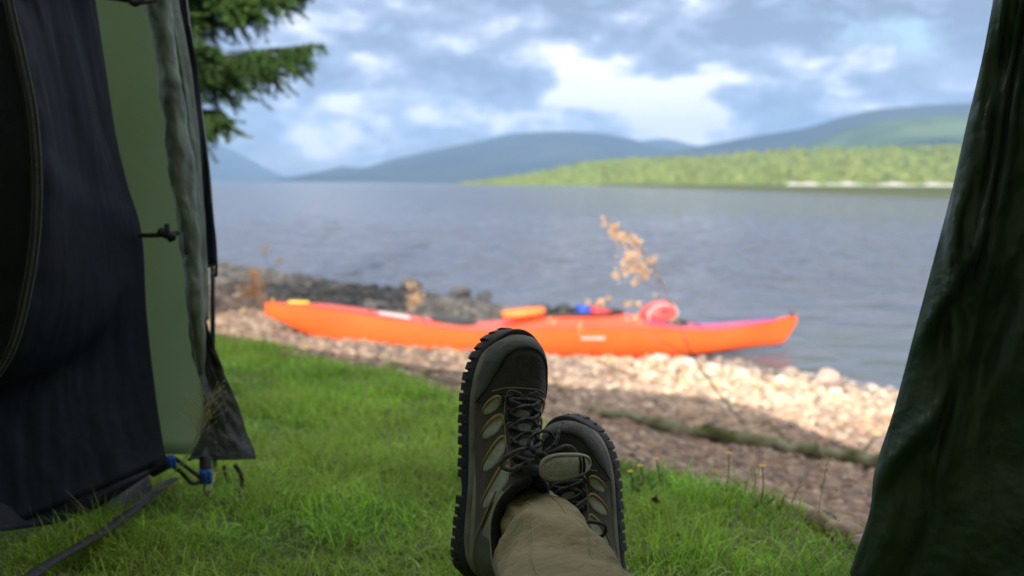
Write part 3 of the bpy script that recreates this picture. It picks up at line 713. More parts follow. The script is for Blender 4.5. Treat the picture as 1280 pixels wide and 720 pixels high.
def panel(name, Lc, Rc, material, nu=60, nv=80, wr=None, th=.0015, parent=None, world=False):
    a = resample([W3(*p) if not isinstance(p, Vector) else p+TI for p in Lc], nv); b = resample([W3(*p) if not isinstance(p, Vector) else p+TI for p in Rc], nv)
    G = [[a[j].lerp(b[j], i/(nu-1)) for j in range(nv)] for i in range(nu)]
    if wr:
        Q = [[None]*nv for _ in range(nu)]
        for i in range(nu):
            for j in range(nv):
                du = G[min(i+1, nu-1)][j]-G[max(i-1, 0)][j]; dv = G[i][min(j+1, nv-1)]-G[i][max(j-1, 0)]
                nn = du.cross(dv); nn = nn.normalized() if nn.length > 1e-9 else Vector((0, -1, 0))
                if nn.y > 0: nn = -nn
                Q[i][j] = G[i][j]+nn*float(wr(i/(nu-1), j/(nv-1), G[i][j]))
        G = Q
    m_ = MB(); m_.grid(G); o = m_.build(name, material, parent or tent)
    if th: solid(o, th, 0)
    return o, G
def ridge(x, w): return np.exp(-(x/w)**2)
# navy inner door panel (right of the zip)
navyR = [Vector((-1.02, 1.45, 1.55)), (100, -110, 1.70), (118, -5, 1.74), (131, 80, 1.75), (144, 165, 1.75), (159, 230, 1.75), (177, 292, 1.75), (183, 390, 1.74), (193, 480, 1.73), (203, 550, 1.72), (209, 577, 1.71)]
zipc = [Vector((-1.12, 1.30, 1.55)), (-5, -90, 1.50), (12, 0, 1.50), (28, 70, 1.50), (42, 140, 1.50), (48, 220, 1.50), (46, 290, 1.50), (36, 360, 1.50), (18, 430, 1.50), (-8, 475, 1.50), (-60, 540, 1.50)]
def wr_navy(u, v, p):
    return .42*min(1, (1-u)*4)*(.010*math.sin((u*1.3-v*2.2)*9+fbm(np.array(u*4), np.array(v*5), 3, 3)*3)*ridge(v-.45, .4)
            + .012*fbm(np.array((u+v*.9)*3.5), np.array((v-u)*9), 4, 4)
            + .016*ridge(v-.82-.03*math.sin(u*5), .02)*u - .018*ridge(v-.9+.06*u, .025) + .01*ridge(v-.74+.10*(1-u), .018)
            + .004*math.sin(v*150)*ridge(u-.05, .06))
def botcurve(): return [(209, 577, 1.71), (188, 592, 1.69), (150, 617, 1.66), (110, 641, 1.62), (60, 656, 1.56), (0, 664, 1.48), (-60, 668, 1.42)]
panel('door_panel', zipc+[(-100, 706, 1.42)], navyR[:-1]+[(209, 577, 1.71)], M_navy, 70, 130, wr_navy)
# lower part of the inner tent bulging to the ground
bt = resample([W3(*p) for p in botcurve()], 50)
tp = resample([W3(*p) for p in [(204, 560, 1.76), (150, 550, 1.74), (80, 540, 1.70), (0, 530, 1.66), (-60, 520, 1.62)]], 50)
G = []
for i in range(24):
    f = i/23; row = []
    for j in range(50):
        p = tp[j].lerp(bt[j], f); k = j/49
        p = p+Vector((0, -1, .1))*(.02*math.sin(f*PI)*min(1, k*2.5)*.6+.005*math.sin(f*22+k*4+2*float(fbm(np.array(k*6), np.array(f*3), 9, 3)))*min(1, k*4))
        row.append(p)
    G.append(row)
m_ = MB(); m_.grid(G); solid(m_.build('skirt', M_navy, tent), .0015, 0)
# the other half of the door, left of the zip, almost black
panel('door_panel', [Vector((-1.7, 1.2, 1.55)), (-260, 0, 1.42), (-270, 300, 1.42), (-270, 760, 1.4)], [p if isinstance(p, Vector) else (p[0], p[1], p[2]+.004) for p in zipc]+[(-80, 700, 1.42)], M_dnavy, 30, 90,
      lambda u, v, p: .010*fbm(np.array(u*5), np.array(v*6), 14, 3))
# zip: tape and teeth
Z = resample([W3(*p) if not isinstance(p, Vector) else p+TI for p in zipc], 160); off = Vector((0, -.007, 0))
tape = MB(); tape.grid([[p+off+Vector((-.010, 0, 0)) for p in Z], [p+off+Vector((-.003, -.004, 0)) for p in Z], [p+off+Vector((.003, -.004, 0)) for p in Z], [p+off+Vector((.010, 0, 0)) for p in Z]])
zo = tape.build('zip', M_zip, tent)
tt = MB()
for s in (-1, 1): tt.tube([p+off+Vector((s*.0075, -.003, 0)) for p in Z], .0018, 5)
tt.tube([p+off+Vector((0, -.006, 0)) for p in Z], .0022, 6); tt.build('zip_teeth', M_web, zo)
# sage green outer wall seen in the gap
panel('outer_wall', [Vector((-1.15, 2.0, 1.6)), (60, -110, 2.02), (90, 0, 2.02), (100, 150, 2.02), (130, 300, 2.02), (150, 450, 2.0), (175, 568, 1.96)],
      [Vector((-.95, 1.95, 1.6)), (180, -110, 1.92), (200, 0, 1.92), (222, 150, 1.92), (242, 300, 1.90), (252, 420, 1.88), (256, 520, 1.86), (250, 568, 1.84)], M_sage, 30, 60,
      lambda u, v, p: .006*math.sin(u*5+v*2))
# rolled-up door: a crumpled roll
rollc = [Vector((-.82, 1.62, 1.55)), (188, -90, 1.78), (197, 0, 1.79), (206, 60, 1.79), (216, 130, 1.79), (226, 200, 1.79), (234, 270, 1.78), (240, 330, 1.78), (245, 385, 1.77), (249, 430, 1.775), (253, 480, 1.79)]
Rc = resample([W3(*p) if not isinstance(p, Vector) else p+TI for p in rollc], 150); m_ = MB(); P = []
for j, p in enumerate(Rc):
    v = j/149; r0 = (1-.75*max(0, (v-.74)/.26)**1.3)*.021+.003*math.sin(v*30)+.003*float(fbm(np.array(v*22.), np.array(1.), 2, 2)); row = []
    for k in range(28):
        a = 2*PI*k/28; r = r0*(1+.14*math.sin(a*2+v*26)+.26*float(fbm(np.array(a*1.6), np.array(v*55), 6, 4))); row.append(p+Vector((math.cos(a)*r*.95, math.sin(a)*r, 0)))
    P.append(row)
m_.grid(P, closev=True); m_.build('rolled_door', M_roll, tent)
# dark inner fold of the roll, left of it
panel('roll_fold', [Vector((-.87, 1.66, 1.55)), (172, -90, 1.80), (182, 0, 1.80), (200, 100, 1.80), (214, 200, 1.80), (226, 290, 1.80), (234, 380, 1.79)],
      [Vector((-.82, 1.66, 1.55)), (190, -90, 1.82), (200, 0, 1.82), (216, 100, 1.82), (228, 200, 1.82), (238, 290, 1.81), (246, 380, 1.80)], M_olive, 10, 90, lambda u, v, p: .006*fbm(np.array(u*2), np.array(v*25), 12, 3))
# green-grey band and navy edge of the outer door
panel('fly_band', [Vector((-.78, 1.70, 1.55)), (205, -90, 1.84), (212, 0, 1.84), (228, 100, 1.84), (242, 220, 1.84), (248, 330, 1.83), (252, 400, 1.82)],
      [Vector((-.74, 1.70, 1.55)), (216, -90, 1.86), (224, 0, 1.86), (240, 100, 1.86), (252, 220, 1.86), (258, 330, 1.85), (262, 400, 1.84)], M_roll, 8, 60, lambda u, v, p: .004*fbm(np.array(u*2), np.array(v*20), 13, 3))
e1 = [Vector((-.70, 1.78, 1.55)), (226, -90, 1.90), (233, 0, 1.90), (247, 100, 1.90), (260, 200, 1.90), (266, 270, 1.90), (271, 331, 1.90)]
panel('fly_edge', [Vector((-.78, 1.76, 1.55)), (204, -90, 1.88), (212, 0, 1.88), (228, 100, 1.88), (242, 200, 1.88), (250, 280, 1.88), (257, 334, 1.88)], e1, M_navy, 14, 70, lambda u, v, p: .005*math.sin(u*4+v*24)+.004*fbm(np.array(u*4), np.array(v*12), 15, 3))
MB().tube(resample([W3(*p) if not isinstance(p, Vector) else p+TI for p in e1], 60), .0022, 6).build('edge_piping', M_pipe, tent)
MB().tube([W3(256, 334, 1.88), W3(271, 331, 1.895), W3(270, 345, 1.9), W3(266, 341, 1.92)], .003, 6).build('corner_binding', M_web, tent)
pb = gp(267, 520)
MB().tube([W3(266, 334, 1.93), W3(266, 440, 1.93), Vector((at(267, 520, 1.95).x, 1.95, gz(-.55, 1.95)-.03))+TI], .0048, 10).build('pole', M_metal, tent)
# hanging corner flap
def wr_flap(u, v, p): return .014*math.sin(u*7.5+v*1.5+.8*fbm(np.array(u*3), np.array(v*4), 19, 3))*(.35+.65*v)+.008*fbm(np.array(u*7), np.array(v*9), 18, 4)
fl, FG = panel('door_flap', [(238, 360, 1.80), (237, 410, 1.80), (240, 455, 1.79), (247, 500, 1.77), (244, 535, 1.75), (226, 572, 1.72)],
      [(250, 360, 1.80), (256, 400, 1.82), (268, 440, 1.84), (280, 480, 1.86), (291, 515, 1.87), (302, 545, 1.88), (313, 574, 1.88)], M_olive, 50, 60, wr_flap)
hem = [FG[i][-1] for i in range(50)]; MB().tube(hem, .003, 6).build('flap_hem', M_web, tent)
hem = [FG[-1][j] for j in range(60)]; MB().tube(hem, .0022, 6).build('flap_hem', M_web, tent)
# toggles
def cordpx(name, pts, r, material=M_blk, parent=tent):
    return MB().tube(smoothpath([W3(*p) for p in pts], 8), r, 8).build(name, material, parent)
tg = cordpx('toggle_strap', [(174, 294, 1.73), (190, 294, 1.725), (206, 293, 1.72), (224, 291, 1.735)], .0042)
m_ = MB(); c = W3(210, 292, 1.715); m_.tube(smoothpath([c+Vector((-.013, 0, .004)), c+Vector((0, -.006, -.002)), c+Vector((.013, 0, -.006))], 5), .0075, 8)
m_.tube(smoothpath([c+Vector((.0, -.004, .016)), c+Vector((.003, -.008, 0)), c+Vector((.006, -.002, -.012))], 5), .005, 8); m_.build('toggle', M_blk, tg)
MB().tube([W3(232, 290, 1.755), W3(233, 318, 1.755)], .006, 6, flat=.3).build('toggle_loop', M_web, tent)
tg = cordpx('toggle_strap', [(110, -6, 1.73), (150, -1, 1.725), (175, 3, 1.72), (196, 0, 1.74)], .004)
m_ = MB(); c = W3(170, 2, 1.72); m_.tube(smoothpath([c+Vector((-.012, 0, .006)), c+Vector((0, -.006, -.004)), c+Vector((.012, 0, .004))], 5), .006, 8); m_.build('toggle', M_blk, tg)
# buckles, elastic loops and the webbing on the grass
def buckle(px, py, Y, sx, sy, m=M_bplast):
    m_ = MB(); c = W3(px, py, Y); m_.box(c, (sx, .012, sy)); o = m_.build('buckle', m, tent); bevel(o, .003)
    m2 = MB(); m2.box(c+Vector((0, -.008, 0)), (sx*.45, .006, sy*.8)); bevel(m2.build('buckle_tongue', m, o), .001); return o
buckle(214, 577, 1.69, .017, .022); buckle(257, 596, 1.74, .022, .026)
cordpx('webbing_strap', [(190, 590, 1.70), (204, 582, 1.695), (214, 577, 1.695)], .010, M_web)
cordpx('elastic_loop', [(216, 582, 1.69), (228, 592, 1.70), (240, 604, 1.715), (252, 602, 1.735)], .0035)
cordpx('elastic_loop', [(218, 572, 1.69), (232, 583, 1.70), (244, 592, 1.72), (250, 597, 1.735)], .0035)
cordpx('webbing_strap', [(257, 572, 1.76), (257, 585, 1.75), (257, 596, 1.745)], .011, M_web)
cordpx('elastic_loop', [(257, 604, 1.74), (255, 612, 1.74), (259, 619, 1.745), (262, 612, 1.745)], .0026, M_pipe)
cordpx('elastic_loop', [(280, 582, 1.84), (284, 596, 1.84), (291, 609, 1.84), (299, 618, 1.84), (303, 608, 1.84), (301, 593, 1.84), (293, 581, 1.84)], .0042)
m_ = MB(); m_.box(W3(299, 615, 1.835), (.012, .012, .012)); bevel(m_.build('cord_lock', M_blk, tent), .003)
bp = [gp(x, y)+Vector((0, 0, .034))+TI for x, y in ((215, 622), (185, 648), (145, 680), (105, 708), (65, 732), (30, 760))]
P = smoothpath(bp, 8); m_ = MB(); m_.grid([[p+Vector((-.014, 0, -.002)) for p in P], [p+Vector((0, 0, .004)) for p in P], [p+Vector((.014, .004, .003)) for p in P]]); solid(m_.build('webbing_strap', M_web, tent), .002, 0)
M_meshf = mat('grey_mesh', (.085, .095, .11), (.04, .045, .055), scale=160, rough=.9, bump=.6, bscale=200)
a = [W3(*p) for p in [(130, 602, 1.76), (160, 596, 1.78), (188, 592, 1.80)]]; b = [gp(x, y)+TI+Vector((0, 0, .01)) for x, y in ((110, 652), (150, 646), (187, 640))]
P = []
for f in np.linspace(0, 1, 12): P.append([x.lerp(y, f)+Vector((0, .01*math.sin(f*6+i), 0)) for i, (x, y) in enumerate(zip(resample(a, 12), resample(b, 12)))])
m_ = MB(); m_.grid(P); solid(m_.build('mesh_skirt', M_meshf, tent), .002, 0)
# right door flap
rfL = [Vector((.90, 1.12, 1.9)), (1275, -140, 1.3), (1247, -20, 1.3), (1226, 85, 1.3), (1208, 160, 1.3), (1190, 240, 1.3), (1166, 330, 1.3), (1142, 420, 1.3), (1118, 510, 1.3), (1094, 585, 1.3), (1087, 640, 1.29), (1062, 715, 1.29), (1042, 780, 1.28)]
rfR = [Vector((1.13, .95, 2.05)), (1800, -140, 1.1), (1850, 100, 1.1), (1880, 330, 1.1), (1900, 500, 1.1), (1900, 650, 1.1), (1900, 800, 1.1)]
def wr_rf(u, v, p):
    z = 0; edge = min(1, u*25+.25); u = u*3.2
    for (u0, v0, du, dv, w, h) in ((.02, .30, .35, .20, .012, .012), (.0, .58, .35, .02, .014, .016), (.02, .72, .3, .10, .014, .016), (.04, .80, .25, -.06, .012, .014), (.25, .25, .02, .5, .012, .013), (.14, .05, .05, .4, .01, .010), (.1, .42, .25, .12, .010, .01), (.02, .9, .25, -.05, .015, .016), (.35, .5, .02, .4, .016, .018), (.05, .5, .12, .2, .01, .008)):
        ax, ay = u-u0, (v-v0); L2 = du*du+dv*dv; t = (ax*du+ay*dv)/L2; tc = max(0, min(1, t)); dd = math.hypot(ax-du*tc, ay-dv*tc)
        s = 1 if (ax*dv-ay*du) > 0 else -1
        z += h*math.exp(-(dd/w)**2)+s*h*.5*math.exp(-(dd/(w*3))**2)*(dd/(w*3))
    rg = lambda a_, b_, sd_: 1-abs(float(fbm(np.array(a_), np.array(b_), sd_, 3)))*2.4      # sharp folds
    return edge*(z*1.3+.017*rg(u*1.5+v*3.2, v*7.0-u*1.6, 23)+.008*rg(u*3.4-v*7, v*12+u*3, 29)+.010*math.sin(u*5+v*3)*(.5+.5*v))
panel('door_flap', rfL, rfR, M_dgreen, 110, 150, wr_rf)
panel('front_wall', rfR, [Vector((1.14, .94, 2.06)), Vector((1.58, .95, 1.42)), Vector((2.1, 1.0, .4)), Vector((2.3, 1.05, -.05))], M_dgreen, 20, 30, lambda u, v, p: .01*fbm(np.array(u*5), np.array(v*6), 27, 3))
# roof over the camera, reaching to the ground behind
ROOFZ = 2.11; ROOFY = .92
front = [Vector((-4.2, ROOFY, .0)), Vector((-3.6, ROOFY, 1.5)), Vector((-2.6, ROOFY, 2.05)), Vector((-1.2, ROOFY, ROOFZ)), Vector((.2, ROOFY, ROOFZ)), Vector((1.12, ROOFY, ROOFZ-.02)), Vector((1.58, ROOFY, 1.42)), Vector((2.1, ROOFY, .4)), Vector((2.3, ROOFY, -.05))]
fr = resample([p+TI for p in front], 60); P = []
for f in np.linspace(0, 1, 24):
    row = []
    for q in fr:
        s = 1-max(0, (f-.35)/.65)**2.2; row.append(Vector((q.x*(1-.25*f*f), q.y-3.4*f, q.z*s-.02)))
    P.append(row)
m_ = MB(); m_.grid(P); solid(m_.build('roof', mat('grey_green_fly', (.42, .46, .36), rough=.6, trans=.55), tent), .0015, 0)
# groundsheet edge strip and left front wall up to the roof
panel('front_wall', [Vector((-4.2, ROOFY+.0, 0)), Vector((-3.6, ROOFY, 1.4)), Vector((-2.6, ROOFY, 2.0)), Vector((-1.75, ROOFY, 2.1))], [Vector((-1.62, 1.2, 0)), Vector((-1.65, 1.2, .7)), Vector((-1.7, 1.2, 1.2)), Vector((-1.7, 1.2, 1.55))], M_dnavy, 12, 20)
tag(tent, 'dark navy and green tent with its doors tied open on both sides of the view', 'tent')
# ------------------------------------------------------------------ hiking shoes and legs
M_upper = mat('brown_nubuck', (.075, .064, .050), (.048, .042, .034), scale=40, rough=.85, bump=.35, bscale=260, bump2=.2, b2scale=40, sheen=.15)
M_toe = mat('dark_grey_leather', (.040, .043, .040), (.095, .100, .092), scale=14, rough=.6, bump=.25, bscale=220, bump2=.2, b2scale=30)
M_toe2 = mat('worn_black_leather', (.026, .025, .022), (.045, .042, .037), scale=20, rough=.55, bump=.3, bscale=200, bump2=.3, b2scale=35)
M_rub = mat('black_rubber_sole', (.010, .011, .013), (.016, .017, .019), scale=60, rough=.7, bump=.2, bscale=120)
M_mid = mat('grey_midsole', (.25, .235, .18), (.13, .125, .105), scale=25, rough=.8, bump=.2, bscale=120)
M_mesh = mat('grey_mesh_insert', (.44, .45, .41), (.33, .345, .315), scale=160, rough=.85, bump=.6, bscale=500)
M_tan = mat('tan_piping', (.40, .29, .13), (.30, .22, .10), scale=40, rough=.75, bump=.2, bscale=300)
M_grey = mat('grey_green_suede', (.30, .30, .24), (.20, .205, .165), scale=35, rough=.85, bump=.3, bscale=250)
M_lace = mat('dark_lace', (.012, .013, .016), (.11, .115, .125), scale=200, rough=.8, bump=.8, bscale=500)
M_eye = mat('metal_eyelet', (.10, .10, .10), rough=.35, metal=.9)
M_line = mat('black_lining', (.010, .010, .012), rough=.9, bump=.3, bscale=200)
M_sock = mat('blue_grey_sock', (.07, .078, .105), (.05, .056, .08), scale=120, rough=.95, bump=.7, bscale=260)
M_trou = mat('olive_cotton', (.27, .235, .14), (.22, .19, .112), scale=10, rough=.9, spec=.15, bump=.25, bscale=500, bump2=.6, b2scale=20, sheen=.1)
M_skin = mat('skin', (.45, .27, .19), rough=.55)
M_lab = mat('pale_tongue_trim', (.36, .34, .27), (.28, .26, .21), scale=60, rough=.7)
SL = .298
_w = pchip([0, .05, .12, .22, .35, .48, .62, .74, .85, .93, 1], [.032, .033, .034, .0345, .0345, .037, .0415, .0445, .0435, .042, .041])
_c = pchip([0, .3, .6, .85, 1], [0, .000, .002, .004, .002])
def endf(s): # rounding of plan outline at the ends
    r = 1.0
    if s > .78: r *= max(0, 1-((s-.78)/.22)**2.35)**.5
    if s < .10: r *= max(0, 1-((.10-s)/.10)**2.2)**.5
    return r
_H = pchip([0, .28, .40, .46, .55, .64, .72, .80, .90, .96, 1], [.102, .102, .094, .084, .068, .055, .047, .043, .040, .032, .02])
_spr = pchip([0, .6, .75, .9, 1], [0, 0, .003, .011, .018])
BASE = .027
def hz_(s):
    h = float(_H(s))
    if s > .93: h *= max(0, 1-((s-.93)/.07)**2.6)**.5
    return h
_rim = pchip([0, .06, .15, .24, .32, .40, .44], [.084, .078, .070, .066, .072, .085, .087])
_ex = pchip([0, .3, .45, .66, .78, 1], [.76, .80, .98, .98, .80, .76])
def a0(s):
    if s >= .445: return 0.0
    r = min(.999, float(_rim(s))/float(_H(s))); v = math.acos(r**(1/(.95*float(_ex(s)))))/(PI/2)
    k = min(1, (.445-s)/.05); return max(v, .0)*1.0 if k >= 1 else v*k+0*(1-k)
def UP(s, a, off=0.0):
    """point on the shoe upper; s heel to toe, a from -1 (left welt) over 0 (top) to 1 (right welt)"""
    def base(s, a):
        s = max(0, min(1, s)); th = a*PI/2; W = float(_w(s))*endf(s); H = hz_(s); sn, cs = math.sin(th), math.cos(th)
        ex = float(_ex(s)); return Vector((float(_c(s))+W*math.copysign(abs(sn)**ex, sn), BASE+float(_spr(s))+H*max(cs, 0)**(ex*.95), SL*s))
    p = base(s, a)
    if off:
        e = .006; q = base(min(1, s+e), a)-base(max(0, s-e), a); r = base(s, min(.999, a+e))-base(s, max(-.999, a-e)); n_ = q.cross(r)
        n_ = n_.normalized() if n_.length > 1e-12 else Vector((0, 1, 0))
        c = Vector((0, BASE+.01, p.z))
        if n_.dot(p-c) < 0: n_ = -n_
        p = p+n_*off
    return p
def outline(k, n, grow=0.0, heelgrow=0.0, q=.62):      # plan outline of the sole, k in 0..n around
    t = 2*PI*k/n; s = .5-.5*math.cos(t); s = max(0.0, min(1.0, s)); side = 1 if t < PI else -1
    W = float(_w(s))*endf(s); x = float(_c(s))+side*W; z = SL*s
    nx = side*(1 if .1 < s < .8 else endf(s)); nz = (0 if .1 <= s <= .78 else ((s-.78)/.22 if s > .78 else -(.1-s)/.1)); ln = math.hypot(nx, nz) or 1
    gg = grow+(heelgrow*max(0, 1-s/.3) if s < .3 else 0)
    return Vector((x+nx/ln*gg*q, 0, z+nz/ln*gg*q)), s, Vector((nx/ln, 0, nz/ln))
def polyblob(c, ra, rb, rot, off=.0012, n=28, power=2.4, taper=0.0, bend=0.0):
    """outline points in (s,a) of a rounded blob"""
    P = []
    for k in range(n):
        t = 2*PI*k/n; x = math.copysign(abs(math.cos(t))**(2/power), math.cos(t)); y = math.copysign(abs(math.sin(t))**(2/power), math.sin(t)); y *= 1-taper*x; y += bend*x*x
        X = x*ra; Y = y*rb; P.append((c[0]+X*math.cos(rot)-Y*math.sin(rot)*.62, c[1]+(X*math.sin(rot)/.62+Y*math.cos(rot))))
    return P
def patch(P, off, c=None, rings=6, edge=.0004):
    c = c or (sum(p[0] for p in P)/len(P), sum(p[1] for p in P)/len(P)); m_ = MB(); R = []
    for i in range(rings+1):
        f = max(.02, i/rings); o = off if i < rings-1 else off*.8
        if i == rings: o = -edge
        R.append([UP(c[0]+(p[0]-c[0])*f, c[1]+(p[1]-c[1])*f, o) for p in P])
    m_.grid(R, closev=True); return m_
def strip(A, B, off, nu=8, nv=40, edge=-.0005):
    def rs(Q):
        d = [0]
        for a, b in zip(Q, Q[1:]): d.append(d[-1]+math.hypot(b[0]-a[0], (b[1]-a[1])*.4))
        out = []
        for k in range(nv):
            s = d[-1]*k/(nv-1); i = min(max(0, int(np.searchsorted(d, s))-1), len(Q)-2); f = (s-d[i])/max(1e-9, d[i+1]-d[i]); out.append((Q[i][0]+(Q[i+1][0]-Q[i][0])*f, Q[i][1]+(Q[i+1][1]-Q[i][1])*f))
        return out
    a, b = rs(A), rs(B); m_ = MB(); G = []
    for i in range(nu+1):
        f = i/nu; G.append([UP(p[0]+(q[0]-p[0])*f, p[1]+(q[1]-p[1])*f, (off if 0 < i < nu and 0 < j < nv-1 else edge)) for j, (p, q) in enumerate(zip(a, b))])
    m_.grid(G); return m_
def sm2(Q, n=8):
    P = smoothpath([(q[0], q[1], 0) for q in Q], n); return [(p.x, p.y) for p in P]
def line_on(Q, r, off, n=8, sides=6):
    P = sm2(Q, n); return MB().tube([UP(p[0], max(-1, min(1, p[1])), off) for p in P], r, sides)

def make_shoe(person, M, main):
    """M maps shoe space (x to the viewer's right, y out of the instep, z heel to toe) to the person's space"""
    def B(mb, name, mat_, parent): return mb.build(name, mat_, parent, M=M)
    # upper: two halves that meet over the forefoot and part round the ankle opening
    m_ = MB(); ss = [.5-.5*math.cos(PI*k/90) for k in range(91)]
    for sg in (-1, 1):
        m_.grid([[UP(s, sg*(a0(s)+(1-a0(s))*b)) for b in [j/22 for j in range(23)]] for s in ss])
    up = B(m_, 'shoe', M_upper, person)
    # inside lining: a cup below the rim, and padded collar
    rimL = [UP(s, -a0(s)) for s in np.linspace(.43, 0.0, 26)]; rimR = [UP(s, a0(s)) for s in np.linspace(0.0, .43, 26)]; rim_ = rimL+rimR[1:]
    rim_ = [p+Vector((0, 0, 0)) for p in rim_]
    B(MB().tube(rim_, .0065, 10), 'collar', M_line, up)
    B(MB().tube([p+Vector((math.copysign(.0055, p.x), -.0035, 0)) for p in rim_[:24]], .0017, 6), 'collar_piping', M_lab, up)
    B(MB().tube([p+Vector((math.copysign(.0055, p.x), -.0035, 0)) for p in rim_[-24:]], .0017, 6), 'collar_piping', M_lab, up)
    c = Vector((0, .04, SL*.2)); m_ = MB(); m_.grid([[p.lerp(Vector((p.x*f, .075*f+.03*(1-f), p.z)), min(1, (1-f)*1.2)) for p in rim_] for f in (1, .9, .75, .5)]); B(m_, 'lining', M_line, up)
    # midsole
    n = 140
    def ring(y, g, hg=0, spring=1):
        R = []
        for k in range(n):
            p, s, nn = outline(k, n, g, hg); R.append(Vector((p.x, y+float(_spr(s))*spring, p.z)))
        return R
    m_ = MB(); m_.grid([ring(.037, -.001), ring(.036, .0022, .001), ring(.031, .0032, .002), ring(.024, .0036, .003), ring(.021, .003, .003), ring(.019, -.01, 0)], closev=True); B(m_, 'midsole', M_mid, up)
    # outsole: body, raised toe bumper, lugs
    def oy(s): return .0 if (s < .26 or s > .38) else .006*math.sin((s-.26)/.12*PI)
    def ring2(y, g, hg, bottom=0, rise=0):
        R = []
        for k in range(n):
            p, s, nn = outline(k, n, g, hg); yy = y+float(_spr(s))+bottom*oy(s)
            if rise:
                if s > .90: yy += rise*min(1, (s-.90)/.06)
                if s < .16: yy += rise*.55*min(1, (.16-s)/.1)
            R.append(Vector((p.x, yy, p.z)))
        return R
    m_ = MB(); m_.grid([ring2(.024, -.006, 0, rise=.017), ring2(.0245, .0028, .003, rise=.017), ring2(.022, .0052, .005, rise=.015), ring2(.010, .0055, .007), ring2(.003, .004, .007, 1), ring2(.001, -.002, .0, 1), [Vector((0, .004+float(_spr(p.z/SL)), p.z)) for p in ring2(0, -.03, 0)]], closev=True)
    so = B(m_, 'outsole', M_rub, up)
    lug = MB(); per = []
    for k in range(n*4):
        p, s, nn = outline(k, n*4, .0055, .0070); per.append((p, s, nn))
    d = 0; last = per[0][0]; nxt = 0; li = 0
    for p, s, nn in per:
        d += (p-last).length; last = p
        if d >= nxt and not (.30 < s < .40):
            nxt = d+.0125; li += 1; t = Vector((-nn.z, 0, nn.x)); w_ = .0106 if li % 2 else .0096; ou = .0009 if li % 2 else .0002
            top = (.021 if li % 2 else .017)+float(_spr(s)); bot = -.0045+float(_spr(s)); V = []
            for yy, o_ in ((top, -.002), (top-.003, ou*.7), (.006+float(_spr(s)), ou+.0012), (bot, ou), (bot, -.012)):
                for sgn in (-1, 1): q = p+nn*o_+t*sgn*w_/2; V.append(Vector((q.x, yy, q.z)))
            F = [(0, 1, 3, 2), (2, 3, 5, 4), (4, 5, 7, 6), (6, 7, 9, 8), (8, 9, 1, 0), (0, 2, 4, 6, 8), (1, 9, 7, 5, 3)]
            lug.add(V, F)
    for s in np.arange(.05, .97, .055):
        if .29 < s < .40: continue
        W = float(_w(s))*endf(s)
        for x in np.arange(-.6, .61, .4): lug.box((x*W+float(_c(s)), -.0015+float(_spr(s)), s*SL), (W*.27, .008, .010))
    lo = lug.build('lugs', M_rub, so, smooth=False, M=M); bevel(lo, .0006, 1)
    # --- overlays: both flanks
    # toe: outer rand (lighter grey), U-shaped toe box
    arc = [(.775, -.98), (.83, -.80), (.90, -.60), (.945, -.40), (.955, 0), (.945, .40), (.90, .60), (.83, .80), (.775, .98)]
    inner = [(.70, -.88), (.76, -.66), (.83, -.50), (.90, -.36), (.93, 0), (.90, .36), (.83, .50), (.76, .66), (.70, .88)]
    foot = [(.735, -1), (.80, -.995), (.88, -.99), (.955, -.97), (.985, 0), (.955, .97), (.88, .99), (.80, .995), (.735, 1)]
    B(strip(sm2(foot), sm2(inner), .0016, 10, 90), 'toe_cap', M_toe, up)
    B(line_on(inner, .0008, .0018, 8), 'toe_seam', M_line, up)
    vam = [(.70, -.80), (.72, -.5), (.735, -.25), (.74, 0), (.735, .25), (.72, .5), (.70, .80)]
    B(strip(sm2([(q[0]-.004, q[1]*.97) for q in inner[0:]]), sm2(vam), .0010, 14, 70), 'toe_box', M_toe2, up)
    for k in range(3):                                   # flex creases across the vamp
        B(line_on([(.728-.010*k, -.42), (.738-.010*k, -.25), (.742-.010*k, 0), (.738-.010*k, .25), (.728-.010*k, .42)], .0011, .0004, 8), 'vamp_crease', M_upper, up)
    B(line_on([(.75, -.55), (.768, -.25), (.77, 0), (.768, .25), (.75, .55)], .0007, .0014, 8), 'vamp_seam', M_grey, up)
    for sg in (-1, 1):
        q = lambda L_: [(s, sg*a) for s, a in L_]
        # welt stripe along the flank
        B(strip(q([(.02, .93), (.2, .93), (.4, .93), (.6, .93), (.74, .925)]), q([(.02, .995), (.2, .995), (.4, .995), (.6, .995), (.80, .995)]), .0010, 3, 60), 'rand', M_grey, up)
        # heel counter
        B(strip(q([(.015, .40), (.06, .48), (.13, .58), (.20, .70), (.235, .93)]), q([(.0, .6), (.0, .7), (.0, .8), (.01, .9), (.02, .95)]), .0014, 8, 30), 'heel_counter', M_toe, up)
        # mesh inserts with tan arcs on their toe-side edge
        ins = [((.690, .56), .026, .17, .15, 0), ((.605, .57), .030, .205, .18, 0), ((.500, .59), .034, .225, .27, 0), ((.385, .61), .038, .245, .36, 0)]
        for (c, ra, rb, rot, _) in ins:
            # stretched leaf across the flank: long axis runs from low-heel to high-toe
            n_ = 36; O = []
            for k in range(n_):
                t = 2*PI*k/n_; x = math.cos(t); y = math.sin(t); yy = rb*x*(1 if x > 0 else 1); ss_ = ra*math.copysign(abs(y)**.8, y)*(1-.18*x)
                O.append((c[0]+ss_-yy*rot, sg*(c[1]+yy)))
            B(patch(O, .0011), 'mesh_insert', M_mesh, up)
            arcp = [O[k % n_] for k in range(1, 22)]
            B(MB().tube([UP(p[0], max(-1, min(1, p[1])), .0012) for p in arcp], [.0004+.0019*math.sin(PI*(i+.5)/21)**.6 for i in range(21)], 6), 'tan_piping', M_tan, up)
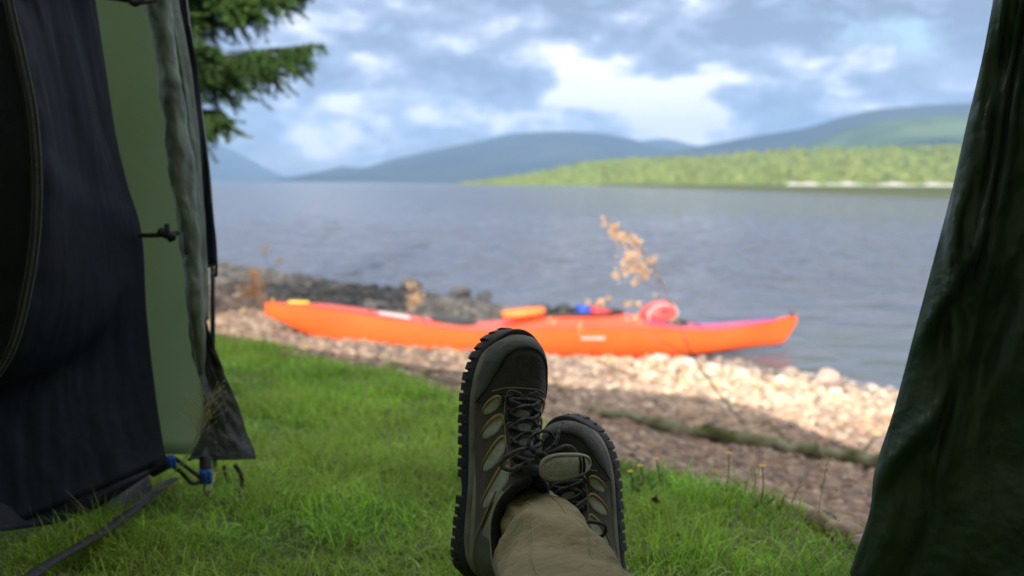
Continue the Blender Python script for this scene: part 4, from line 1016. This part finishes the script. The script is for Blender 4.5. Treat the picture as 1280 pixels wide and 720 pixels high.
        # rear quarter: grey-green suede panel bordered by tan
        O = sm2(q([(.12, .72), (.18, .66), (.25, .64), (.32, .60), (.37, .50), (.37, .60), (.31, .70), (.24, .78), (.17, .86), (.11, .88)]), 5)[:-1]
        B(patch(O, .0012), 'quarter_panel', M_grey, up)
        B(line_on(q([(.10, .93), (.17, .90), (.24, .82), (.31, .73), (.37, .62)]), .0013, .0014), 'tan_piping', M_tan, up)
        # eyestay: raised band both sides of the throat
        B(strip(q([(.735, .02), (.74, .16), (.66, .205), (.58, .215), (.50, .22), (.44, .235)]), q([(.755, .03), (.76, .26), (.67, .34), (.585, .36), (.50, .37), (.425, .385)]), .0024, 5, 50), 'eyestay', M_upper, up)
        B(line_on(q([(.752, .05), (.755, .25), (.668, .335), (.583, .352), (.50, .36), (.43, .375)]), .0006, .0026), 'eyestay_seam', M_grey, up)
    # tongue under the laces
    B(strip([(.735, -.14), (.66, -.19), (.58, -.20), (.50, -.20), (.435, -.22)], [(.735, .14), (.66, .19), (.58, .20), (.50, .20), (.435, .22)], .0014, 8, 50, .0008), 'tongue', M_toe2, up)
    for (s, ra) in ((.668, .016), (.612, .019), (.556, .018)):
        O = [(s+ra*math.copysign(abs(math.sin(t))**.8, math.sin(t)), -.01+.135*math.cos(t)) for t in [2*PI*k/28 for k in range(28)]]
        B(patch(O, .0042, edge=-.001), 'tongue_pad', M_mesh, up)
    # hooks and laces
    rows = [.722, .668, .612, .556, .500, .455]; ey = MB()
    for i, s in enumerate(rows):
        for sg in (-1, 1):
            c = UP(s, sg*.25, .0045); a_ = [c+Vector((.0045*math.cos(t), .0012*math.sin(2*t), .0045*math.sin(t))) for t in np.linspace(0, 2*PI, 13)]
            ey.tube(a_, .0012, 6, cap=False)
    for dx_ in (-.006, 0, .006):
        c = UP(.715, 0, .005)+Vector((dx_, 0, 0)); ey.tube([c+Vector((.0026*math.cos(t), .003*math.sin(t), .006*math.sin(t))) for t in np.linspace(0, 2*PI, 13)], .0011, 6, cap=False)
    B(ey, 'eyelets', M_eye, up)
    lc = MB()
    lc.tube(smoothpath([UP(rows[0], -.25, .006), UP(rows[0]+.002, 0, .0085), UP(rows[0], .25, .006)], 8), .0022, 8)
    for i in range(len(rows)-1):
        for sg in (-1, 1):
            lc.tube(smoothpath([UP(rows[i], sg*.25, .006), UP((rows[i]+rows[i+1])/2+.004, sg*.08, .0088+.002*(sg > 0)), UP((rows[i]+rows[i+1])/2-.004, -sg*.08, .0088+.002*(sg > 0)), UP(rows[i+1], -sg*.25, .006)], 7), .0022, 8)
    k0 = UP(.485, .02, .016)
    for pts in ([k0, k0+Vector((-.014, .008, .010)), k0+Vector((-.034, .004, .004)), k0+Vector((-.044, -.006, -.010)), k0+Vector((-.032, -.002, -.016)), k0+Vector((-.012, .006, -.004)), k0],
                [k0, k0+Vector((.014, .010, .008)), k0+Vector((.034, .008, .014)), k0+Vector((.052, -.002, .006)), k0+Vector((.044, -.004, -.006)), k0+Vector((.018, .004, -.002)), k0],
                [k0, k0+Vector((.016, .010, .016)), k0+Vector((.022, .006, .032)), k0+Vector((.034, -.008, .040))],
                [k0, k0+Vector((-.018, .008, .014)), k0+Vector((-.010, .008, .026)), k0+Vector((.008, .004, .030)), k0+Vector((.020, -.002, .022))],
                [k0+Vector((-.006, .004, .006)), k0+Vector((.006, .010, .002)), k0+Vector((.008, .004, -.006)), k0+Vector((-.006, .004, -.004)), k0+Vector((-.006, .008, .006))]):
        lc.tube(smoothpath(pts, 7), .0024, 8)
    B(lc, 'lace', M_lace, up)
    # padded tongue top, folded over to the right
    s0 = .425; c0 = UP(.44, .0, .006)
    if main: ctr = c0+Vector((.035, .012, .010)); hw, hh, hd = .035, .0125, .0065
    else: ctr = c0+Vector((-.01, .006, -.006)); hw, hh, hd = .030, .014, .0075
    rotm = Matrix.Rotation(math.radians(-7 if main else 8), 3, 'Y')
    V0, F0 = ico(4); tv = np.sign(V0)*np.abs(V0)**.75*np.array([hw, hd, hh])
    tv[:, 2] *= 1-.22*tv[:, 0]/hw; tv[:, 1] -= .010*(np.clip(tv[:, 0]/hw, 0, 1))**2
    TV = [M @ (rotm @ Vector(v)+ctr) for v in tv]; to = obj('tongue_top', TV, F0[:, ::-1], M_mesh, up)
    def te(t, g=1.0):
        v = Vector((hw*g*math.copysign(abs(math.cos(t))**.8, math.cos(t)), 0, hh*g*math.copysign(abs(math.sin(t))**.8, math.sin(t)))); v.z *= 1-.22*v.x/hw; v.y -= .010*max(0, v.x/hw)**2
        return rotm @ v+ctr+Vector((0, .002, 0))
    MB().tube([te(t) for t in np.linspace(0, 2*PI, 49)], .0030, 8, cap=False).build('tongue_binding', M_lab, to, M=M)
    m_ = MB()
    for xx in (.45, .62): m_.tube([rotm @ Vector((hw*xx, hd*1.02*math.cos(t)-.010*xx*xx, hh*(1-.22*xx)*math.sin(t)))+ctr for t in np.linspace(-PI*.45, PI*.45, 13)], .0017, 6)
    m_.build('tongue_strap', M_line, to, M=M)
    return up

def frame(heel, toe_dir, up_dir):
    z = Vector(toe_dir).normalized(); u = Vector(up_dir); y = (u-z*u.dot(z)).normalized(); x = z.cross(y)      # x to the viewer's right
    return Matrix(((x.x, y.x, z.x, heel.x), (x.y, y.y, z.y, heel.y), (x.z, y.z, z.z, heel.z), (0, 0, 0, 1)))
person = empty('person', (0, .3, 0)); PI_ = Matrix.Translation((0, -.3, 0))
# the shoe crossed on top (left in the photograph) and the one under it (right)
h1 = at(600, 716, 1.185); t1 = at(621, 423, 1.245); d1 = (t1-h1)
MA = frame(h1, d1, Vector((.46, -.88, .12)))
h2 = at(768, 806, 1.24); t2 = at(713, 503, 1.33); d2 = (t2-h2)
M2 = frame(h2, d2, Vector((-.36, -.93, .1)))
print('shoe len', d1.length, d2.length)
sh1 = make_shoe(person, PI_ @ MA, True); sh2 = make_shoe(person, PI_ @ M2, False)
sh1['label'] = 'left shoe in the photo, crossed on top'; sh2['label'] = 'right shoe in the photo, half hidden beneath'
# legs
def limb(path, rad, name, mat_, parent, folds=True, nseg=120, nr=56, seed=0, openend=True, squash=1.0):
    P = resample([Vector(p) for p in path], nseg); prev = None; G = []; rf = pchip(np.linspace(0, 1, len(rad)), rad)
    for i, p in enumerate(P):
        v = i/(nseg-1); t = (P[min(i+1, nseg-1)]-P[max(i-1, 0)]).normalized(); prev = Vector((0, 0, 1)) if prev is None else prev; prev = (prev-t*prev.dot(t)).normalized(); b = t.cross(prev); row = []
        for k in range(nr):
            a = 2*PI*k/nr; r = float(rf(v))
            if folds:
                r += .0095*float(fbm(np.array(math.cos(a)*1.6+v*7), np.array(math.sin(a)*1.6+v*5), seed, 3))
                r += .0022*(v < .04); r += .0100*math.sin(v*40+2.2*math.sin(a+.6)+2.5*float(fbm(np.array(a*.8), np.array(v*6.), seed+3, 2)))*(.35+.65*abs(float(vnoise(np.array(v*14.), np.array(math.cos(a)*1.5), seed+5))))
            row.append(p+(prev*math.cos(a)*squash+b*math.sin(a))*r)
        G.append(row)
    return G
col1 = MA @ Vector((0, .058, SL*.20)); col2 = M2 @ Vector((0, .058, SL*.20))
pth1 = [MA @ Vector((0.012, .068, SL*.275)), at(684, 672, 1.06), at(702, 775, .90), Vector((.075, .70, .15)), Vector((.10, .45, .17)), Vector((.09, .25, .14))]
pth2 = [M2 @ Vector((0, .070, SL*.22)), Vector((.085, 1.06, .045)), Vector((.05, .9, .035)), Vector((-.03, .68, .075)), Vector((-.09, .45, .13)), Vector((-.09, .25, .13))]
off3 = Vector((0, -.3, 0))
tr = MB()
RAD = [.030, .060, .080, .082, .084, .088]
for pth, sd in ((pth1, 1), (pth2, 7)):
    G = limb(pth, RAD, 't', None, None, seed=sd)
    G = [[q+off3 for q in r] for r in G]
    hemr = [[q.lerp(sum(G[0], Vector())/len(G[0]), f) for q in G[0]] for f in (.12, .05)]
    inner_ = [[q.lerp(sum(G[3], Vector())/len(G[3]), .14) for q in G[3]]]
    tr.grid(inner_+hemr+G, closev=True)
V0, F0 = ico(3); tr.add([Vector((v[0]*.20, v[1]*.16+.22-.3, v[2]*.125+.13)) for v in V0], [tuple(f) for f in F0])
tr.build('trousers', M_trou, person)
# hem stitching lines
for pth in (pth1,):
    G = limb(pth, RAD, 't', None, None, seed=1); MB().tube([q+off3 for q in G[7]]+[G[7][0]+off3], .0008, 5, cap=False).build('hem_seam', M_tan, person)
    for kk in (4, 52): MB().tube([r[kk]+off3 for r in G[2:80]], .0011, 5, cap=False).build('side_seam', M_trou, person)
# the body inside: hips, legs and feet as one skinned surface
bm = bmesh.new(); sk = {}
pts = {'hip': (0, .22, .13), 'h1': (.09, .25, .14), 'k1': (.075, .70, .15), 'c1': tuple(pth1[1]), 'd1': tuple(pth1[2]), 'a1': tuple(pth1[0]), 'f1': tuple(MA @ Vector((0, .05, SL*.35))), 't1': tuple(MA @ Vector((0.002, .045, SL*.82))),
       'h2': (-.09, .25, .13), 'k2': (-.03, .68, .075), 'c2': tuple(pth2[1]), 'd2': tuple(pth2[2]), 'a2': tuple(pth2[0]), 'f2': tuple(M2 @ Vector((0, .05, SL*.35))), 't2': tuple(M2 @ Vector((.002, .045, SL*.82))), 'w': (0, .02, .17),
       'e1': tuple(MA @ Vector((0, .045, SL*.12))), 'e2': tuple(M2 @ Vector((0, .045, SL*.12)))}
rad = {'hip': .11, 'h1': .075, 'k1': .052, 'a1': .022, 'c1': .034, 'd1': .042, 'c2': .034, 'd2': .04, 'f1': .020, 't1': .014, 'h2': .075, 'k2': .052, 'a2': .022, 'f2': .020, 't2': .014, 'w': .12, 'e1': .02, 'e2': .02}
nm = list(pts); me = bpy.data.meshes.new('body'); me.from_pydata([Vector(pts[k])+off3 for k in nm], [(nm.index(a), nm.index(b)) for a, b in (('hip', 'w'), ('hip', 'h1'), ('h1', 'k1'), ('k1', 'd1'), ('d1', 'c1'), ('c1', 'a1'), ('a1', 'f1'), ('f1', 't1'), ('a1', 'e1'), ('hip', 'h2'), ('h2', 'k2'), ('k2', 'd2'), ('d2', 'c2'), ('c2', 'a2'), ('a2', 'f2'), ('f2', 't2'), ('a2', 'e2'))], [])
bo = bpy.data.objects.new('body', me); COL.objects.link(bo); bo.parent = person; me.materials.append(M_skin)
bo.modifiers.new('skin', 'SKIN'); 
for i, k in enumerate(nm): me.skin_vertices[0].data[i].radius = (rad[k], rad[k])
me.skin_vertices[0].data[0].use_root = True
s_ = bo.modifiers.new('sub', 'SUBSURF'); s_.levels = 2; s_.render_levels = 2
# socks
for i, (Mx, pth) in enumerate(((MA, pth1), (M2, pth2))):
    a = Mx @ Vector((0, .040, SL*.20)); b = pth[0].lerp(pth[1], .45); G = limb([a, a.lerp(b, .5), b], [.034, .031, .027], 's', None, None, folds=False, nseg=30, nr=40)
    MB().grid([[q+off3+(q-sum(r, Vector())/len(r)).normalized()*.0008*math.sin(k*PI) for k, q in enumerate(r)] for r in G], closev=True).build('sock', M_sock, person)
tag(person, 'person lying back with crossed legs in olive trousers and brown hiking shoes', 'person')

# ------------------------------------------------------------------ air, sky, sun
hb = MB(); hb.box((0, 3900, 243), (19000, 8400, 494)); hz0 = hb.build('haze', None, smooth=False)
hm = bpy.data.materials.new('haze'); hm.use_nodes = True; nt = hm.node_tree; nt.nodes.remove(nt.nodes['Principled BSDF'])
pv = nt.nodes.new('ShaderNodeVolumePrincipled'); pv.inputs['Color'].default_value = (.36, .60, 1, 1); pv.inputs['Density'].default_value = 1.6e-4; pv.inputs['Anisotropy'].default_value = .0
nt.links.new(pv.outputs[0], nt.nodes['Material Output'].inputs['Volume']); hz0.data.materials.append(hm); tag(hz0, kind='stuff')
SUN_EL = math.radians(27); SUN_AZ = math.radians(3)      # travels to +y and slightly to +x
sd = bpy.data.lights.new('sun', 'SUN'); sd.energy = 5.0; sd.angle = math.radians(.5); sd.color = (1, .92, .80)
so = bpy.data.objects.new('sun', sd); COL.objects.link(so)
dirv = Vector((math.sin(SUN_AZ)*math.cos(SUN_EL), math.cos(SUN_AZ)*math.cos(SUN_EL), -math.sin(SUN_EL)))
so.rotation_euler = dirv.to_track_quat('-Z', 'Y').to_euler(); so.location = (0, -3, 6)
wd = bpy.data.worlds.new('World'); S.world = wd; wd.use_nodes = True; nt = wd.node_tree; N = nt.nodes; L = nt.links
for n_ in list(N): N.remove(n_)
out = N.new('ShaderNodeOutputWorld'); sky = N.new('ShaderNodeTexSky'); sky.sky_type = 'NISHITA'; sky.sun_disc = False; sky.sun_elevation = SUN_EL
sky.sun_rotation = math.radians(180)+SUN_AZ
bg = N.new('ShaderNodeBackground'); bg.inputs[1].default_value = .10; L.new(sky.outputs[0], bg.inputs[0])
tc = N.new('ShaderNodeTexCoord'); D = tc.outputs['Generated']
def vm(op, a, b=None):
    q = N.new('ShaderNodeVectorMath'); q.operation = op
    for i, x in enumerate((a, b)):
        if x is None: continue
        if isinstance(x, (tuple, list, Vector)): q.inputs[i].default_value = tuple(x)
        else: L.new(x, q.inputs[i])
    return q.outputs['Value'] if op in ('LENGTH', 'DOT_PRODUCT') else q.outputs[0]
def mt(op, a, b=None, c=None, clamp=False):
    q = N.new('ShaderNodeMath'); q.operation = op; q.use_clamp = clamp
    for i, x in enumerate((a, b, c)):
        if x is None: continue
        if isinstance(x, (int, float)): q.inputs[i].default_value = x
        else: L.new(x, q.inputs[i])
    return q.outputs[0]
def noise(scale, vec, detail=6, rough=.55, dist=0):
    q = N.new('ShaderNodeTexNoise'); q.inputs['Scale'].default_value = scale; q.inputs['Detail'].default_value = detail; q.inputs['Roughness'].default_value = rough; q.inputs['Distortion'].default_value = dist
    L.new(vec, q.inputs['Vector']); return q.outputs['Fac'], q.outputs['Color']
wv = vm('MULTIPLY', D, (1, 1, 2.1))
_, wc = noise(7, wv, 4); warp = vm('MULTIPLY', vm('SUBTRACT', wc, (.5, .5, .5)), (.10, .10, .10)); DW = vm('ADD', D, warp)
def blob(px, py, wx_, wy_, amp):
    d = ray(px, py).normalized(); q = vm('MULTIPLY', vm('SUBTRACT', DW, d), (FPX/wx_, FPX/max(wx_, wy_), FPX/wy_)); ln = vm('LENGTH', q)
    r = N.new('ShaderNodeMapRange'); r.interpolation_type = 'SMOOTHERSTEP'; r.inputs[1].default_value = 1.6; r.inputs[2].default_value = 0; r.inputs[3].default_value = 0; r.inputs[4].default_value = amp
    L.new(ln, r.inputs[0]); return r.outputs[0]
n1, _ = noise(9, wv, 8, .58, .3); n2, _ = noise(26, wv, 5, .6)
wsum = mt('ADD', mt('MULTIPLY', mt('SUBTRACT', n1, .5), 4.2), mt('MULTIPLY', mt('SUBTRACT', n2, .5), .8))
for b_ in ((770, 95, 75, 45, .55), (850, 135, 90, 40, .5), (900, 110, 60, 26, .4), (1030, 112, 60, 22, .35), (430, 180, 100, 26, .45), (600, 165, 130, 20, .4), (340, 120, 60, 25, .35), (320, 200, 80, 20, .3), (1190, 95, 60, 35, .4), (420, 20, 160, 26, .25), (700, 45, 120, 16, .15),
           (520, 110, 150, 30, -.4), (640, 15, 200, 45, -.25), (950, 40, 140, 45, -.5), (1200, 20, 110, 40, -.5), (960, 125, 22, 14, -.3), (640, 130, 60, 18, -.3), (1080, 125, 60, 12, -.15)):
    wsum = mt('ADD', wsum, blob(*b_))
white = mt('ADD', wsum, .42, clamp=True)
cr = N.new('ShaderNodeValToRGB'); e = cr.color_ramp.elements; e[0].position = 0; e[0].color = (.20, .245, .34, 1); e[1].position = 1; e[1].color = (.97, .93, .88, 1)
x = e.new(.45); x.color = (.33, .39, .52, 1); x = e.new(.72); x.color = (.58, .62, .69, 1); L.new(white, cr.inputs[0])
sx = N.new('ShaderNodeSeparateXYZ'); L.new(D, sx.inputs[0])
zr = N.new('ShaderNodeMapRange'); zr.interpolation_type = 'SMOOTHSTEP'; zr.inputs[1].default_value = .2; zr.inputs[2].default_value = .75; zr.inputs[3].default_value = 1.12; zr.inputs[4].default_value = 2.1  # sky above the frame brightened to add light on the shaded grass
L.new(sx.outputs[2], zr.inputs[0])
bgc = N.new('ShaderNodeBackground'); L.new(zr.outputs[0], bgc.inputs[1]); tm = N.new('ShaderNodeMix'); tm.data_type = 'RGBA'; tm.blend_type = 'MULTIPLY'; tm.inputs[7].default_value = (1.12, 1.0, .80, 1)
tf = N.new('ShaderNodeMapRange'); tf.inputs[1].default_value = .2; tf.inputs[2].default_value = .6; L.new(sx.outputs[2], tf.inputs[0]); L.new(tf.outputs[0], tm.inputs['Factor'])  # same unseen upper sky warmed, to take the blue out of its light
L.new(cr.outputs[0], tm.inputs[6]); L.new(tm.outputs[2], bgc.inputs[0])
cov = mt('ADD', mt('MULTIPLY', mt('SUBTRACT', n1, .36), 7), .6)
for b_ in ((1112, 48, 75, 26, -1.5), (360, 195, 90, 18, -.5), (270, 150, 60, 30, -.5), (560, 60, 60, 14, -.4)): cov = mt('ADD', cov, blob(*b_))
cov = mt('MINIMUM', mt('MAXIMUM', cov, 0), 1)
bgs = N.new('ShaderNodeBackground'); bgs.inputs[1].default_value = .10; L.new(sky.outputs[0], bgs.inputs[0])
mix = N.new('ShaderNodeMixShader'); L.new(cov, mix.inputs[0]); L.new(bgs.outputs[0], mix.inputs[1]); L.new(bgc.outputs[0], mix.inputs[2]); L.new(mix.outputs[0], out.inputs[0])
N.remove(bg)
S.view_settings.view_transform = 'Standard'; S.view_settings.look = 'None'; S.view_settings.exposure = .62; S.view_settings.gamma = 1
S.render.engine = 'CYCLES'
S.cycles.max_bounces = 6; S.cycles.volume_bounces = 0
